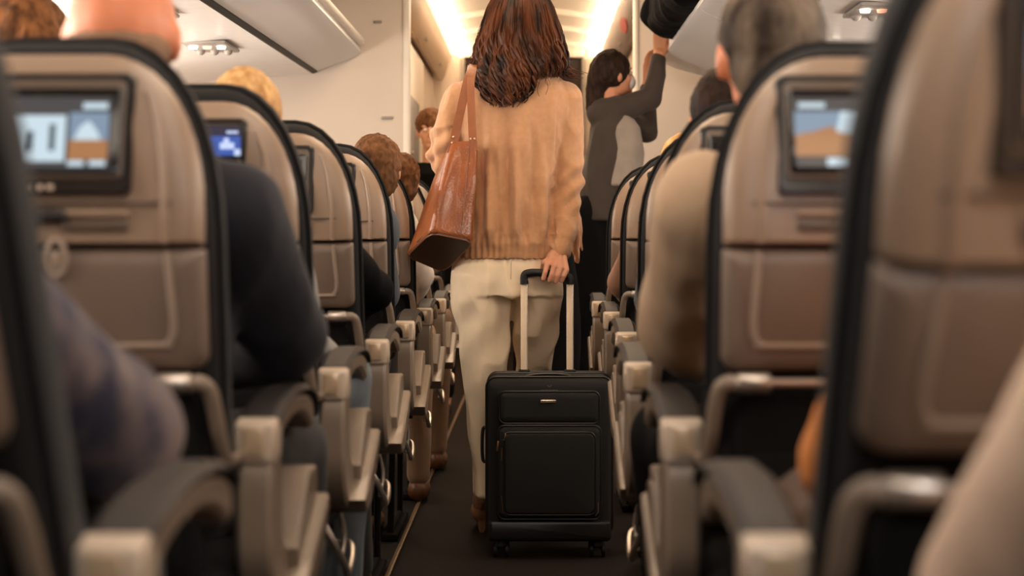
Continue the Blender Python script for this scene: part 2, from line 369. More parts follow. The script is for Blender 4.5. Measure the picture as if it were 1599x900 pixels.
# ------------------------------------------------------------------ seats
HZ = .757
TILT_PARTS = ('backrest', 'upper_shell', 'monitor_rim', 'tray_table')
def so(inset, hw=.18, z0=.76, z1=1.127, rx=.105, rz=.155, rb=.012):
    return rrect(hw-inset, z0+inset, z1-inset, rx-inset*.6, rb, 8, rtz=rz-inset*.6)
def display_mesh(style):
    """screen picture as thin coloured panes on black glass; origin at world seat-local coordinates"""
    bm = B(); x0, x1, z0, z1, y = -.088, .080, .997, 1.076, -.0155
    ms = [M['grey_l'], M['white_l'], M['blue_l'], M['sky_l'], M['rock_l'], M['ink_l'], M['dim_l'], M['black']]
    def pane(pts, mi, lift):
        lo = [bm.verts.new((a, y-.0004*lift, b)) for a, b in pts]
        f = bm.faces.new(lo); f.material_index = mi; f.normal_update()
        if f.normal.y > 0: f.normal_flip()
    def rc(a, b, c, d, mi, lift): pane([(a, c), (b, c), (b, d), (a, d)], mi, lift)
    if style == 'shop':
        rc(x0, x1, z0, z1, 0, 0)
        rc(-.052, .030, .006+z0, .058+z0, 1, 1); rc(.034, x1-.002, z0+.016, z1-.018, 3, 1); rc(.034, x1-.002, z0+.008, z0+.030, 4, 2)
        for px in (-.032, -.012, .012): rc(px, px+.007, z0+.018, z0+.040 if px < .01 else z0+.048, 5, 2)
        pane([(.040, z0+.03), (.046, z0+.045), (.056, z0+.052), (.066, z0+.04), (.070, z0+.03)], 1, 3)
        for px in (.034, .058): rc(px, px+.018, z0+.001, z0+.007, 1, 2)
        rc(.048, .076, z1-.014, z1-.007, 1, 2); rc(x0, x1, z0-.004, z0, 6, 1)
    elif style == 'rocks':
        rc(x0, x1, z0, z1, 0, 0); rc(x0, x1, z0+.012, z1-.016, 3, 1)
        pane([(x0, z0+.012), (x0, z0+.036), (x0+.018, z0+.040), (x0+.034, z0+.046), (x0+.05, z0+.038), (x0+.066, z0+.030), (x0+.10, z0+.044), (x0+.13, z0+.034), (x1, z0+.04), (x1, z0+.012)], 4, 2)
        rc(x0+.045, x0+.075, z0+.030, z1-.016, 1, 3) if False else pane([(x0+.04, z0+.04), (x0+.065, z0+.034), (x0+.072, z1-.016), (x0+.045, z1-.016)], 1, 3)
        rc(x0+.030, x0+.062, z0+.001, z0+.010, 1, 3); rc(x0+.004, x0+.03, z1-.012, z1-.006, 1, 3); rc(x1-.03, x1-.004, z1-.012, z1-.006, 1, 3)
    elif style == 'orange':
        rc(x0, x1, z0, z1, 7, 0); rc(.034, x1, z0+.05, z1, 4, 1); rc(.030, .05, z0+.02, z0+.04, 6, 1)
        pane([(-.03, z1-.024), (-.01, z1-.002), (.006, z1-.014), (.012, z1-.03), (-.01, z1-.020)], 1, 1)
    elif style == 'blue':
        rc(x0, x1, z0, z1, 7, 0); rc(x1-.05, x1-.02, z0+.012, z1-.012, 3, 1)
    else:
        rc(x0, x1, z0, z1, 7, 0); rc(x1-.03, x1-.006, z0+.02, z0+.03, 6, 1)
    me = bpy.data.meshes.new('display'); bm.to_mesh(me); bm.free(); return me, ms
def make_seat(label, group, style='off', side=1):
    """aisle seat; local +x*side is the aisle"""
    root = thing('airline_seat', label, 'airline seat', (0, 0, 0), group); hp = (0, 0, HZ); s = side; BW = .103 if side > 0 else .121
    # upholstered backrest
    bm = B(); f = lambda i: so(i, .187, .60, 1.142, .135, .23, .02)
    plate(bm, f, [(.03, .018), (.010, .022), (0, .034), (-.004, .06), (-.006, .09), (.0, .125), (.012, .15), (.04, .165), (.08, .170)])
    back = obj('backrest', bm, M['fabric'], root, hp)
    bm = B(); pts = [Vector((x, .052, z)) for x, z in f(-.006)]; tube(bm, pts, .004, 6, loop=True); obj('piping', bm, M['fabric'], back, hp)
    bm = B(); bx(bm, (0, .150, 1.04), (.22, .05, .13), .02, 3); obj('headrest', bm, M['fabric'], back, hp)
    # plastic shell
    bm = B(); g = lambda i: rrect(.18-i, .9085+min(i, .004), 1.127-i, .12-i*.5, .004, 10, rtz=.183-i*.5)
    plate(bm, g, [(0, .04), (0, .014), (.003, .006), (.009, .0015), (.02, -.002), (.045, -.004)])
    for sx in (-1, 1):      # raised flanks beside the monitor
        tube(bm, spline([(sx*.118, -.002, 1.085), (sx*.130, -.004, 1.05), (sx*.138, -.005, 1.0), (sx*.141, -.005, .945), (sx*.141, -.004, .912)], 4), .0045, 8)
    tube(bm, [(-.10, -.004, .9445), (.10, -.004, .9445)], .004, 8)
    shell = obj('upper_shell', bm, M['shell'], root, hp)
    bm = B(); bx(bm, (0, -.004, .957), (.30, .004, .003), .001); 
    bx(bm, (.062*s, -.005, .931), (.075, .006, .011), .002); obj('slot', bm, M['bezel2'], shell, hp)
    bm = B(); plate(bm, lambda i: rrect(.034-i, .936+i, .951-i, .012, .004, 4), [(0, -.003), (0, -.009), (.003, -.012)]); obj('coat_hook', bm, M['pad'], shell, hp)
    # monitor
    bm = B(); plate(bm, lambda i: rrect(BW-i, .966+i, 1.104-i, .012, .008, 5), [(0, .0), (0, -.006), (.002, -.009), (.005, -.009)])
    bez = obj('monitor_rim', bm, M['bezel'], root, hp)
    bm = B(); plate(bm, lambda i: rrect(BW-.009-i, .984+i, 1.096-i, .010, .006, 5), [(0, -.0085), (0, -.0125), (.003, -.0135)]); obj('surround', bm, M['bezel2'], bez, hp)
    bm = B(); plate(bm, lambda i: rrect(BW-.0125-i, .989+i, 1.086-i, .006, .005, 5), [(0, -.013), (0, -.0145), (.001, -.0152)]); obj('glass', bm, M['black'], bez, hp)
    me, ms = display_mesh(style); me.transform(Matrix.Diagonal((1 if s > 0 else 1.16, 1, 1, 1))); link('display', me, ms, bez, hp, smooth=False)
    bm = B()
    for k in range(5): bx(bm, (-.03+.011*k, -.0105, .974), (.006 if k % 2 else .008, .002, .006), .0008)
    obj('label_marks', bm, M['capm'], bez, hp)
    # folded tray table
    bm = B(); plate(bm, lambda i: rrect(.181-i, .764+i, .9045-i, .004, .02, 5), [(0, .04), (0, .012), (.003, .004), (.008, .0), (.02, -.002)])
    tray = obj('tray_table', bm, M['shell_shaded'], root, hp)
    bm = B(); tube(bm, spline([(-.142, -.001, .902), (-.145, -.002, .86), (-.147, -.002, .815), (-.140, -.002, .798), (-.12, -.002, .794), (.12, -.002, .794), (.140, -.002, .798), (.147, -.002, .815), (.145, -.002, .86), (.142, -.001, .902)], 5), .004, 8)
    obj('tray_rim', bm, M['ridge'], tray, hp)
    bm = B(); tube(bm, [(.02*s+.010*math.cos(a), -.007, .895+.020*math.sin(a)) for a in [2*PI*k/20 for k in range(20)]], .0035, 8, loop=True)
    bx(bm, (.02*s, -.006, .892), (.010, .01, .022), .003); obj('tray_latch', bm, M['ridge'], tray, hp)
    # cross bar and frame
    bm = B(); tube(bm, [(-.15, .018, .7525), (.15, .018, .7525)], .0055, 10); bar = obj('cross_bar', bm, M['metal'], root)
    for sx in (-1, 1):
        bm = B(); tube(bm, [(sx*.126, .018, .7525), (sx*.129, .018, .7525), (sx*.163, .018, .7525), (sx*.166, .018, .7525)], [.008, .0115, .0115, .009], 16); obj('hinge_barrel', bm, M['metal'], bar)
        bm = B(); tube(bm, spline([(sx*.160, .018, .752), (sx*.176, .020, .752), (sx*.184, .028, .742), (sx*.188, .04, .718), (sx*.190, .058, .685), (sx*.192, .09, .655), (sx*.196, .16, .650)], 5), .0078, 10, 1.2)
        obj('side_bracket', bm, M['armgrey'], root)
    bm = B(); bx(bm, (0, .055, .585), (.335, .05, .31), .02, 3); bx(bm, (0, .028, .56), (.30, .014, .22), .006); obj('seat_pocket', bm, M['dark'], root)
    bm = B(); bx(bm, (0, .36, .465), (.37, .48, .11), .035, 4); obj('seat_cushion', bm, M['fabric'], root)
    bm = B(); bx(bm, (0, .34, .395), (.36, .42, .03), .008)
    for y in (.14, .46): tube(bm, [(-.18, y, .375), (.18, y, .375)], .018, 12)
    obj('seat_frame', bm, M['dark'], root)
    for sx in (-1, 1):
        bm = B(); tube(bm, spline([(sx*.12, .14, .375), (sx*.12, .10, .2), (sx*.12, .05, .02)], 3), .014, 8, .7); tube(bm, spline([(sx*.12, .46, .375), (sx*.12, .42, .2), (sx*.12, .40, .02)], 3), .014, 8, .7)
        tube(bm, [(sx*.12, .04, .025), (sx*.12, .41, .025)], .010, 8); bx(bm, (sx*.12, .22, .012), (.05, .42, .022), .006)
        obj('leg', bm, M['dark'], root)
    # luggage loops by the aisle
    bm = B(); tube(bm, spline([(s*.178, .34, .40), (s*.200, .34, .36), (s*.213, .36, .325), (s*.214, .39, .305), (s*.214, .46, .315), (s*.205, .52, .335), (s*.17, .53, .335), (s*.02, .52, .335)], 5), .0065, 8)
    tube(bm, spline([(s*.20, .40, .32), (s*.205, .42, .37), (s*.195, .42, .42)], 4), .005, 8); obj('luggage_loop', bm, M['metal'], root)
    # armrests: the full aisle one, and the same pad on the far side
    for a in (s, -s):
        cx = a*.214
        bm = B(); tube(bm, [(cx-.026, .18, .668), (cx-.022, .18, .668), (cx+.022, .18, .668), (cx+.026, .18, .668)], [.024, .028, .028, .024], 24)
        bx(bm, (cx, .158, .668), (.047, .026, .050), .006, 3)
        joint = obj('arm_pivot', bm, M['capm'], root)
        bm = B(); bx(bm, (cx, .1435, .670), (.026, .005, .036), .003, 2); obj('pivot_plate', bm, M['plate'], joint)
        bm = B(); prof = smooth2([(.185, .684), (.24, .696), (.34, .703), (.45, .701), (.53, .690), (.558, .672), (.560, .648), (.545, .642), (.515, .655), (.44, .674), (.34, .676), (.26, .666), (.215, .650), (.19, .650)], 4)
        extr(bm, prof, cx-.020, cx+.020, .006); arm = obj('arm_panel', bm, M['armgrey'], root)
        bm = B(); prof = smooth2([(.178, .694), (.24, .709), (.34, .717), (.45, .715), (.535, .702), (.566, .680), (.560, .674), (.53, .687), (.45, .699), (.34, .701), (.25, .693), (.19, .680)], 4)
        extr(bm, prof, cx-.0265, cx+.0265, .009); obj('arm_pad', bm, M['pad'], arm)
        if a == s:
            bm = B(); bx(bm, (cx, .17, .640), (.028, .04, .03), .004)
            prof = smooth2([(.150, .640), (.148, .57), (.158, .515), (.20, .465), (.26, .445), (.34, .465), (.44, .515), (.485, .545), (.487, .575), (.43, .585), (.38, .578), (.32, .535), (.27, .525), (.243, .555), (.232, .60), (.226, .640), (.19, .645)], 4)
            extr(bm, prof, cx-.022, cx+.022, .006); side_p = obj('side_shroud', bm, M['armgrey'], root)
            bm = B(); prof = [(.285, .515), (.35, .560), (.405, .600), (.482, .597), (.492, .575), (.485, .555), (.40, .520), (.31, .470)]
            extr(bm, prof, cx-a*.020, cx+a*(.034 if s > 0 else .018), .004); obj('shroud_step', bm, M['armgrey'], side_p)
            bm = B(); prof = [(.270, .478), (.33, .500), (.42, .530), (.492, .556), (.500, .535), (.43, .490), (.33, .445), (.25, .438), (.215, .465)]
            extr(bm, prof, cx-a*.018, cx+a*(.050 if s > 0 else .030), .004); obj('shroud_step', bm, M['armgrey'], side_p)
    def bend(o):
        if o.type == 'MESH' and not o.data.get('bent'):
            o.data['bent'] = 1
            for v in o.data.vertices:
                d = v.co.z+HZ-.93; v.co.y += (1.25 if d > 0 else 1.0)*d*d*(1 if d > -.2 else 0)+(.04 if d <= -.2 else 0)
        for c in o.children: bend(c)
    for ch in root.children:
        if ch.name.split('.')[0] in TILT_PARTS: bend(ch)
    index_kids(root)
    return root
def place(root, x, y, tilt):
    root.location = (x, y, 0)
    for ch in kids[root]:
        if ch.name.split('.')[0] in TILT_PARTS: ch.rotation_euler.x = tilt
XL, XR = -.554, .395
left_rows = [(1.09, .34, 'off'), (1.90, .03, 'shop'), (2.69, .18, 'orange'), (3.48, .12, 'blue'), (4.27, .06, 'off'), (5.06, .05, 'off'), (5.85, .03, 'off'), (6.64, .03, 'off')]
right_rows = [(1.09, .34, 'rocks'), (1.90, .0, 'rocks'), (2.82, .04, 'off'), (3.75, .05, 'off'), (4.80, .05, 'off'), (5.60, .04, 'off')]
ORD = ['nearest', 'second', 'third', 'fourth', 'fifth', 'sixth', 'seventh', 'eighth']
EXTRA_L = ['blurred, cut by the photo edge', 'with a lit shopping screen', 'behind a glowing tablet', 'beside the jeans-clad knee', 'with a black jacket leaning beside it', 'before the white sleeve', 'partly behind the tan bag', 'last before the cream bulkhead']
EXTRA_R = ['orange rocks on screen', 'behind the grey-haired man', 'behind the taupe sleeve', 'just beyond the taupe shoulder', 'narrow in view', 'nearest the reaching person']
GL, GR = 'aisle seats in the left row', 'aisle seats in the right row'
protos = {}
def seat(side, style, label, group):
    k = (side, style)
    if k not in protos:
        protos[k] = make_seat(label, group, style, side); return protos[k]
    r = copy_tree(protos[k]); r['label'] = label; r['group'] = group; return r
for i, (y, t, st) in enumerate(left_rows):
    place(seat(1, st, '%s grey seat left of the aisle, %s' % (ORD[i], EXTRA_L[i]), GL), XL+(.026 if i == 0 else 0), y, t)
for i, (y, t, st) in enumerate(right_rows):
    place(seat(-1, st, '%s grey seat right of the aisle, %s' % (ORD[i], EXTRA_R[i]), GR), XR+(0, 0, .004, .034, .048, .042)[i], y, t)
for i, (y, t, st) in enumerate(left_rows[1:5]):
    place(seat(1, 'off', 'middle seat left of the %s aisle seat' % ORD[i+1], 'middle seats on the left'), XL-.49, y, .05)
for i, (y, t, st) in enumerate(right_rows[1:4]):
    place(seat(-1, 'off', 'middle seat right of the %s aisle seat' % ORD[i+1], 'middle seats on the right'), XR+.49, y, .05)
# ------------------------------------------------------------------ people: helpers
def capsule(bm, p0, r0, p1, r1, n=14, fl=(1, 1), axis=None):
    """tapered limb with round ends; fl scales the section along `axis` and across it"""
    p0, p1 = Vector(p0), Vector(p1); t = (p1-p0); L = t.length; t.normalize()
    a = Vector(axis) if axis else (Vector((0, 1, 0)) if abs(t.y) < .8 else Vector((1, 0, 0)))
    a = (a-t*a.dot(t)).normalized(); b = t.cross(a)
    rings = []
    for k in range(1, 6):
        q = -PI/2+PI/2*k/6; rings.append((p0+t*r0*math.sin(q), r0*math.cos(q)))
    for k in range(5): rings.append((p0.lerp(p1, k/4), r0+(r1-r0)*k/4))
    for k in range(1, 6):
        q = PI/2*k/6; rings.append((p1+t*r1*math.sin(q), r1*math.cos(q)))
    ringface(bm, [[c+a*math.cos(2*PI*i/n)*r*fl[0]+b*math.sin(2*PI*i/n)*r*fl[1] for i in range(n)] for c, r in rings])
def ell(bm, c, r, rot=None, n=20):
    m = Matrix.Translation(c) @ (Euler(rot).to_matrix().to_4x4() if rot else Matrix()) @ Matrix.Diagonal((r[0], r[1], r[2], 1))
    bmesh.ops.create_uvsphere(bm, u_segments=n, v_segments=n//2+2, radius=1, matrix=m)
def chain(bm, pts, rs, **k):
    for i in range(len(pts)-1): capsule(bm, pts[i], rs[i], pts[i+1], rs[i+1], **k)
def rings3(bm, rs, n=28, ex=2.3):
    """horizontal superellipse sections (cx, cy, z, rx, ry)"""
    out = []
    for cx, cy, z, rx, ry in rs:
        out.append([Vector((cx+rx*math.copysign(abs(math.cos(a))**(2/ex), math.cos(a)), cy+ry*math.copysign(abs(math.sin(a))**(2/ex), math.sin(a)), z)) for a in [2*PI*k/n for k in range(n)]])
    ringface(bm, out)
def fuse(name, bm, voxel, iters, m, parent, disp=None, origin=None, group=None):
    """melt overlapping closed shells into one continuous surface"""
    bmesh.ops.recalc_face_normals(bm, faces=bm.faces)
    me = bpy.data.meshes.new('t'); bm.to_mesh(me); bm.free()
    o = bpy.data.objects.new('t', me); C.objects.link(o)
    r = o.modifiers.new('r', 'REMESH'); r.mode = 'VOXEL'; r.voxel_size = voxel
    if iters:
        s = o.modifiers.new('s', 'SMOOTH'); s.factor = .5; s.iterations = iters
    bpy.context.view_layer.update()
    dg = bpy.context.evaluated_depsgraph_get()
    me2 = bpy.data.meshes.new_from_object(o.evaluated_get(dg)); me2.name = name
    bpy.data.objects.remove(o); bpy.data.meshes.remove(me)
    if disp:
        me2.update(); ns = [v.normal.copy() for v in me2.vertices]
        for v, n in zip(me2.vertices, ns): v.co += n*disp(v.co, n)
    return link(name, me2, m, parent, origin)
def folds(amp, sc=(9, 9, 4), seed=0, fine=.25):
    off = Vector((seed*3.1, seed*1.7, seed*.9))
    def f(p, n):
        q = Vector((p.x*sc[0], p.y*sc[1], p.z*sc[2]))+off
        a = 1-abs(noise.noise(q))*2.2
        b = noise.noise(q*2.7)
        return amp*(a-.5)+amp*fine*b
    return f
SK = {
 'fair': mat('skin_fair', sr(214, 160, 128), .5, var=.06, sss=.12), 'ruddy': mat('skin_ruddy', sr(222, 138, 98), .45, var=.10, vscale=12, sss=.12),
 'tan': mat('skin_tan', sr(196, 134, 98), .5, var=.06, sss=.12)}
def hairmat(n, c1, c2, vs=60): return mat(n, c1, .68, col2=c2, vscale=vs, bump=.8, bscale=90, stretch=(1, 1, .35), spec=.15)
HR = {
 'auburn': mat('hair_auburn', sr(28, 15, 8), .5, col2=sr(88, 47, 24), vscale=30, stretch=(1, 1, .25), spec=.25),
 'brown': hairmat('hair_brown', sr(70, 42, 22), sr(130, 84, 48)), 'dark': hairmat('hair_dark', sr(26, 17, 13), sr(52, 34, 24)),
 'blond': hairmat('hair_blond', sr(178, 130, 80), sr(226, 182, 126)), 'grey': hairmat('hair_grey', sr(50, 40, 32), sr(124, 108, 92), 22), 'chest': hairmat('hair_chestnut', sr(78, 50, 30), sr(122, 82, 50), 60)}
SHOE = mat('brown_shoe', sr(96, 58, 30), .4, var=.1); SHOEB = mat('black_shoe', sr(22, 20, 20), .4)
def cloth(n, c, **k): return mat(n, c, .85, var=k.pop('var', .07), bump=k.pop('bump', .35), bscale=k.pop('bscale', 420), sheen=.08, **k)
def head_parts(bm, c, s=1.0, yaw=0.0, pitch=0.0, face=True):
    """head facing +Y before yaw; c is the centre of the skull"""
    R = Euler((pitch, 0, yaw)).to_matrix()
    def P(x, y, z): return Vector(c)+R @ Vector((x, y, z))*s
    e = (pitch, 0, yaw)
    ell(bm, P(0, -.005, .012), (.074*s, .092*s, .094*s), e)
    ell(bm, P(0, .028, -.045), (.056*s, .060*s, .070*s), e)      # jaw
    ell(bm, P(0, .070, -.092), (.024*s, .020*s, .018*s), e, 12)  # chin
    for sx in (-1, 1):
        ell(bm, P(sx*.074, -.006, -.015), (.010*s, .020*s, .031*s), (pitch, 0, yaw+sx*.35), 12)   # ears
        ell(bm, P(sx*.040, .056, -.030), (.020*s, .020*s, .020*s), e, 12)   # cheeks
        ell(bm, P(sx*.030, .080, .018), (.022*s, .010*s, .007*s), e, 12)    # brows
    capsule(bm, P(0, .084, .010), .008*s, P(0, .103, -.025), .012*s)        # nose
    ell(bm, P(0, .084, -.058), (.022*s, .012*s, .006*s), e, 12); ell(bm, P(0, .082, -.068), (.018*s, .012*s, .006*s), e, 12)
    return P
def eyes_on(P, parent, s=1.0):
    for sx in (-1, 1):
        bm = B(); ell(bm, P(sx*.029, .0805, -.002), (.012*s, .009*s, .008*s), None, 14); e = obj('eye', bm, M['eyew'], parent)
M['eyew'] = mat('eye_white', sr(225, 215, 205), .2)
def hand_parts(bm, wrist, fwd, up, side, s=1.0, curl=.5, grip=None):
    """relaxed hand: palm plus five separate bent fingers. fwd = towards fingertips, up = back of the hand, side=+1 thumb on fwd x up"""
    f = Vector(fwd).normalized(); u = Vector(up); u = (u-f*u.dot(f)).normalized(); r = f.cross(u)*side; w = Vector(wrist)
    ctr = w+f*.045*s
    for k in (-1.5, -.5, .5, 1.5):
        capsule(bm, w+r*k*.010*s, .013*s, w+f*.082*s+r*k*.0185*s, .0105*s, 10)
    ln = {1.5: (.040, .024, .020), .5: (.044, .028, .021), -.5: (.041, .026, .020), -1.5: (.032, .020, .018)}
    for k, L in ln.items():
        p = w+f*.086*s+r*k*.019*s; a = curl*.5; pts = [p]
        for j, l in enumerate(L):
            d = (f*math.cos(a)-u*math.sin(a)+r*k*.02).normalized(); p = p+d*l*s; pts.append(p); a += curl
        chain(bm, pts, [.0092*s, .0085*s, .0078*s, .0068*s], n=8)
    p = w+f*.018*s+r*.022*s; p2 = p+(f*.6+r*.75-u*.25).normalized()*.040*s; p3 = p2+(f*.9+r*.25-u*.35).normalized()*.032*s; p4 = p3+(f*.95-u*.3).normalized()*.024*s
    chain(bm, [p, p2, p3, p4], [.014*s, .0115*s, .010*s, .008*s], n=8)
def shoe_parts(bm, heel, d, s=1.0):
    d = Vector(d); d.z = 0; d.normalize(); h = Vector(heel)
    capsule(bm, h+Vector((0, 0, .045))*s, .036*s, h+d*.10*s+Vector((0, 0, .04))*s, .040*s, fl=(1, 1))
    capsule(bm, h+d*.08*s+Vector((0, 0, .036))*s, .040*s, h+d*.20*s+Vector((0, 0, .028))*s, .028*s)
def seated(name_label, loc, J, skin='fair', top=None, bottom=None, hair=None, hairstyle='short', shoe=None, voxel=.0075, yaw=0, legs=True, fold=.006, top_name='sweater', s=1.0, seed=1, arm_r=(.048, .043, .034), headpitch=0.0, scarf=None):
    """J: dict of joints (world). loc = base of the empty"""
    root = thing('person', name_label, 'person', loc)
    bm = B()
    P = head_parts(bm, J['head'], s*.93, yaw, headpitch)
    hip, ch, nk = Vector(J['hip']), Vector(J['chest']), Vector(J['neck'])
    capsule(bm, nk-Vector((0, 0, .03)), .050*s, Vector(J['head'])+Vector((0, 0, -.05)), .046*s)
    capsule(bm, hip, .110, ch, .105, fl=(.8, 1.15), axis=(0, 1, 0)); capsule(bm, ch, .10, nk-Vector((0, 0, .07)), .075, fl=(.85, 1.2), axis=(0, 1, 0))
    for a in 'LR':
        sh, el, wr = (Vector(J[k+a]) for k in ('sh', 'el', 'wr'))
        capsule(bm, nk-Vector((0, 0, .06)), .05, sh, .045)
        chain(bm, [sh, el, wr], [arm_r[0]*.8, arm_r[1]*.75, arm_r[2]*.75])
        d = (wr-el).normalized(); hand_parts(bm, wr, d+Vector((0, 0, -.15)), (0, 0, 1), 1 if a == 'L' else -1, .92, .35)
        if legs:
            kn, an = Vector(J['kn'+a]), Vector(J['an'+a])
            hj = hip+Vector((-.07 if a == 'L' else .07, .02, -.02))
            chain(bm, [hj, kn, an], [.070*s, .048*s, .034*s]); capsule(bm, an, .034*s, an+Vector((0, .10, -.035)), .026*s)
    body = fuse('body', bm, voxel, 3, SK[skin], root)
    eyes_on(P, root, s*.93)
    if top:
        bm = B()
        capsule(bm, hip+Vector((0, 0, -.02)), .125, ch, .12, fl=(.84, 1.2), axis=(0, 1, 0)); capsule(bm, ch, .115, nk-Vector((0, 0, .055)), .085, fl=(.85, 1.25), axis=(0, 1, 0))
        for a in 'LR':
            sh, el, wr = (Vector(J[k+a]) for k in ('sh', 'el', 'wr'))
            capsule(bm, nk-Vector((0, 0, .06)), .068, sh, arm_r[0]); chain(bm, [sh, sh.lerp(el, .5), el, wr], [arm_r[0]*1.12, (arm_r[0]+arm_r[1])*.52, arm_r[1]*1.12, arm_r[2]], n=18)
        capsule(bm, nk-Vector((0, 0, .04)), .062, nk+Vector((0, 0, .0)), .056)
        fuse(top_name, bm, .008, 2, top, root, folds(fold, seed=seed))
    if bottom and legs:
        bm = B(); ell(bm, hip+Vector((0, .02, -.03)), (.165, .13, .10))
        for a in 'LR':
            kn, an = Vector(J['kn'+a]), Vector(J['an'+a]); hj = hip+Vector((-.075 if a == 'L' else .075, .02, -.02))
            chain(bm, [hj, hj.lerp(kn, .5), kn, kn.lerp(an, .5), an+Vector((0, -.005, .0))], [.092*s, .080*s, .066*s, .058*s, .050*s], n=18)
        fuse('trousers', bm, .009, 2, bottom, root, folds(fold*.9, seed=seed+5))
    if shoe and legs:
        for a in 'LR':
            bm = B(); an = Vector(J['an'+a]); shoe_parts(bm, Vector((an.x, an.y-.02, .0)), (0, 1, 0)); fuse('shoe', bm, .007, 2, shoe, root)
    if hair and hairstyle != 'none':
        bm = B(); q = s*.93; e = (headpitch, 0, yaw)
        if hairstyle == 'short':
            ell(bm, P(0, -.012, .024), (.080*q, .094*q, .094*q), e); ell(bm, P(0, -.045, -.028), (.066*q, .055*q, .060*q), e)
            fuse('hair', bm, .006, 1, hair, root, lambda p, n: .0022*noise.noise(p*110)+.003*noise.noise(p*30))
        elif hairstyle == 'fringe':   # bald on top, hair round the sides and back
            ell(bm, P(0, -.016, -.028), (.0735*q, .086*q, .048*q), e); ell(bm, P(0, -.040, -.055), (.062*q, .052*q, .036*q), e)
            fuse('hair', bm, .006, 1, hair, root, lambda p, n: .002*noise.noise(p*90))
        elif hairstyle == 'curly':
            ell(bm, P(0, -.012, .02), (.088*q, .098*q, .10*q), e); ell(bm, P(0, -.05, -.04), (.078*q, .06*q, .07*q), e)
            fuse('hair', bm, .006, 1, hair, root, lambda p, n: .005*noise.noise(p*60)+.004*noise.noise(p*140))
        else:
            ell(bm, P(0, -.012, .02), (.086*q, .098*q, .100*q), e); chain(bm, [P(-.03, -.05, 0), P(-.04, -.055, -.10), P(-.045, -.05, -.18)], [.06, .055, .035]); chain(bm, [P(.03, -.05, 0), P(.04, -.055, -.10), P(.045, -.05, -.18)], [.06, .055, .035])
            fuse('hair', bm, .006, 1, hair, root, lambda p, n: .006*noise.noise(Vector((p.x*70, p.y*70, p.z*12))))
    return root
def pose(x, y, top=1.29, hw=.118, **ov):
    """default seated joints: x seat centre, y seat hinge line"""
    J = dict(hip=(x, y+.33, .60), chest=(x, y+.29, .86), neck=(x, y+.27, top-.22), head=(x, y+.30, top-.105),
             shL=(x-hw, y+.28, 1.0), shR=(x+hw, y+.28, 1.0), elL=(x-.135, y+.42, .76), elR=(x+.135, y+.42, .76),
             wrL=(x-.08, y+.60, .70), wrR=(x+.08, y+.60, .70), knL=(x-.10, y+.70, .61), knR=(x+.10, y+.70, .61), anL=(x-.10, y+.78, .09), anR=(x+.10, y+.78, .09))
    J.update(ov); return J
NAVY = cloth('navy_knit', sr(15, 16, 28)); TAUPE = cloth('taupe_knit', sr(186, 156, 126)); BLK = mat('black_cloth', sr(9, 9, 10), .9, var=.1, bump=.3, bscale=300, spec=.12)
CREAM = cloth('cream_knit', sr(240, 210, 184)); ORANGE = cloth('ochre_knit', sr(214, 128, 44)); JEAN = cloth('light_denim', sr(112, 122, 130), var=.12)
DARKT = cloth('charcoal_cloth', sr(40, 38, 38)); WHITE = cloth('white_fleece', sr(214, 204, 194)); KHAKI = cloth('khaki_cloth', sr(150, 120, 92)); TEAL = cloth('slate_cloth', sr(70, 76, 84))
CAMO = cloth('mottled_print', sr(42, 42, 62), col2=sr(120, 104, 100), vscale=20, stretch=(1, 1, .6))
# left side
j = pose(-.56, 1.90, 1.30, head=(-.535, 2.20, 1.185), neck=(-.53, 2.17, 1.07), chest=(-.53, 2.2, .86), shR=(-.398, 2.17, .945), elR=(-.347, 2.34, .785), wrR=(-.47, 2.52, .72), knR=(-.375, 2.56, .60), anR=(-.40, 2.66, .10), shL=(-.69, 2.18, .97))
seated('bald man in a navy sweater in the second left aisle seat, elbow towards the aisle', (-.55, 2.2, 0), j, 'ruddy', NAVY, DARKT, mat('hair_fringe_brown', sr(132, 98, 72), .7, var=.15), 'fringe', SHOEB, arm_r=(.070, .058, .042), fold=.006)
j = pose(-.56, 1.11, 1.27, shR=(-.475, 1.40, .875), shL=(-.66, 1.36, .93), elR=(-.390, 1.58, .735), wrR=(-.46, 1.75, .69))
seated('person in a mottled blue jacket in the nearest left aisle seat, arm on the rest', (-.55, 1.4, 0), j, 'fair', CAMO, DARKT, HR['dark'], 'short', SHOEB, top_name='jacket', arm_r=(.056, .055, .042), fold=.008)
j = pose(-.555, 2.69, 1.22, head=(-.500, 2.93, 1.118), neck=(-.50, 2.93, 1.01), chest=(-.53, 2.95, .85), elR=(-.43, 3.10, .72), wrR=(-.405, 3.24, .695), knR=(-.372, 3.28, .645), anR=(-.39, 3.42, .10), shR=(-.44, 2.99, .90))
seated('blond-haired person in pale blue denim seated in the third left aisle seat', (-.55, 3.0, 0), j, 'fair', cloth('grey_marl', sr(150, 146, 142)), JEAN, HR['blond'], 'short', SHOE, s=.86)
j = pose(-.555, 3.48, 1.15, head=(-.58, 3.78, 1.0), elR=(-.378, 3.98, .79), wrR=(-.45, 4.12, .72), shR=(-.45, 3.78, .90), shL=(-.7, 3.76, .92))
seated('person in a black jacket leaning in the fourth left aisle seat', (-.55, 3.8, 0), j, 'fair', BLK, DARKT, HR['dark'], 'short', SHOE, top_name='jacket')
j = pose(-.555, 4.27, 1.215, head=(-.425, 4.56, 1.10), neck=(-.45, 4.56, 1.00), anR=(-.50, 5.15, .10), anL=(-.64, 5.15, .10))
seated('person with curly chestnut hair showing over the fifth left aisle seat', (-.55, 4.6, 0), j, 'tan', TEAL, DARKT, HR['chest'], 'curly', SHOE, s=.85)
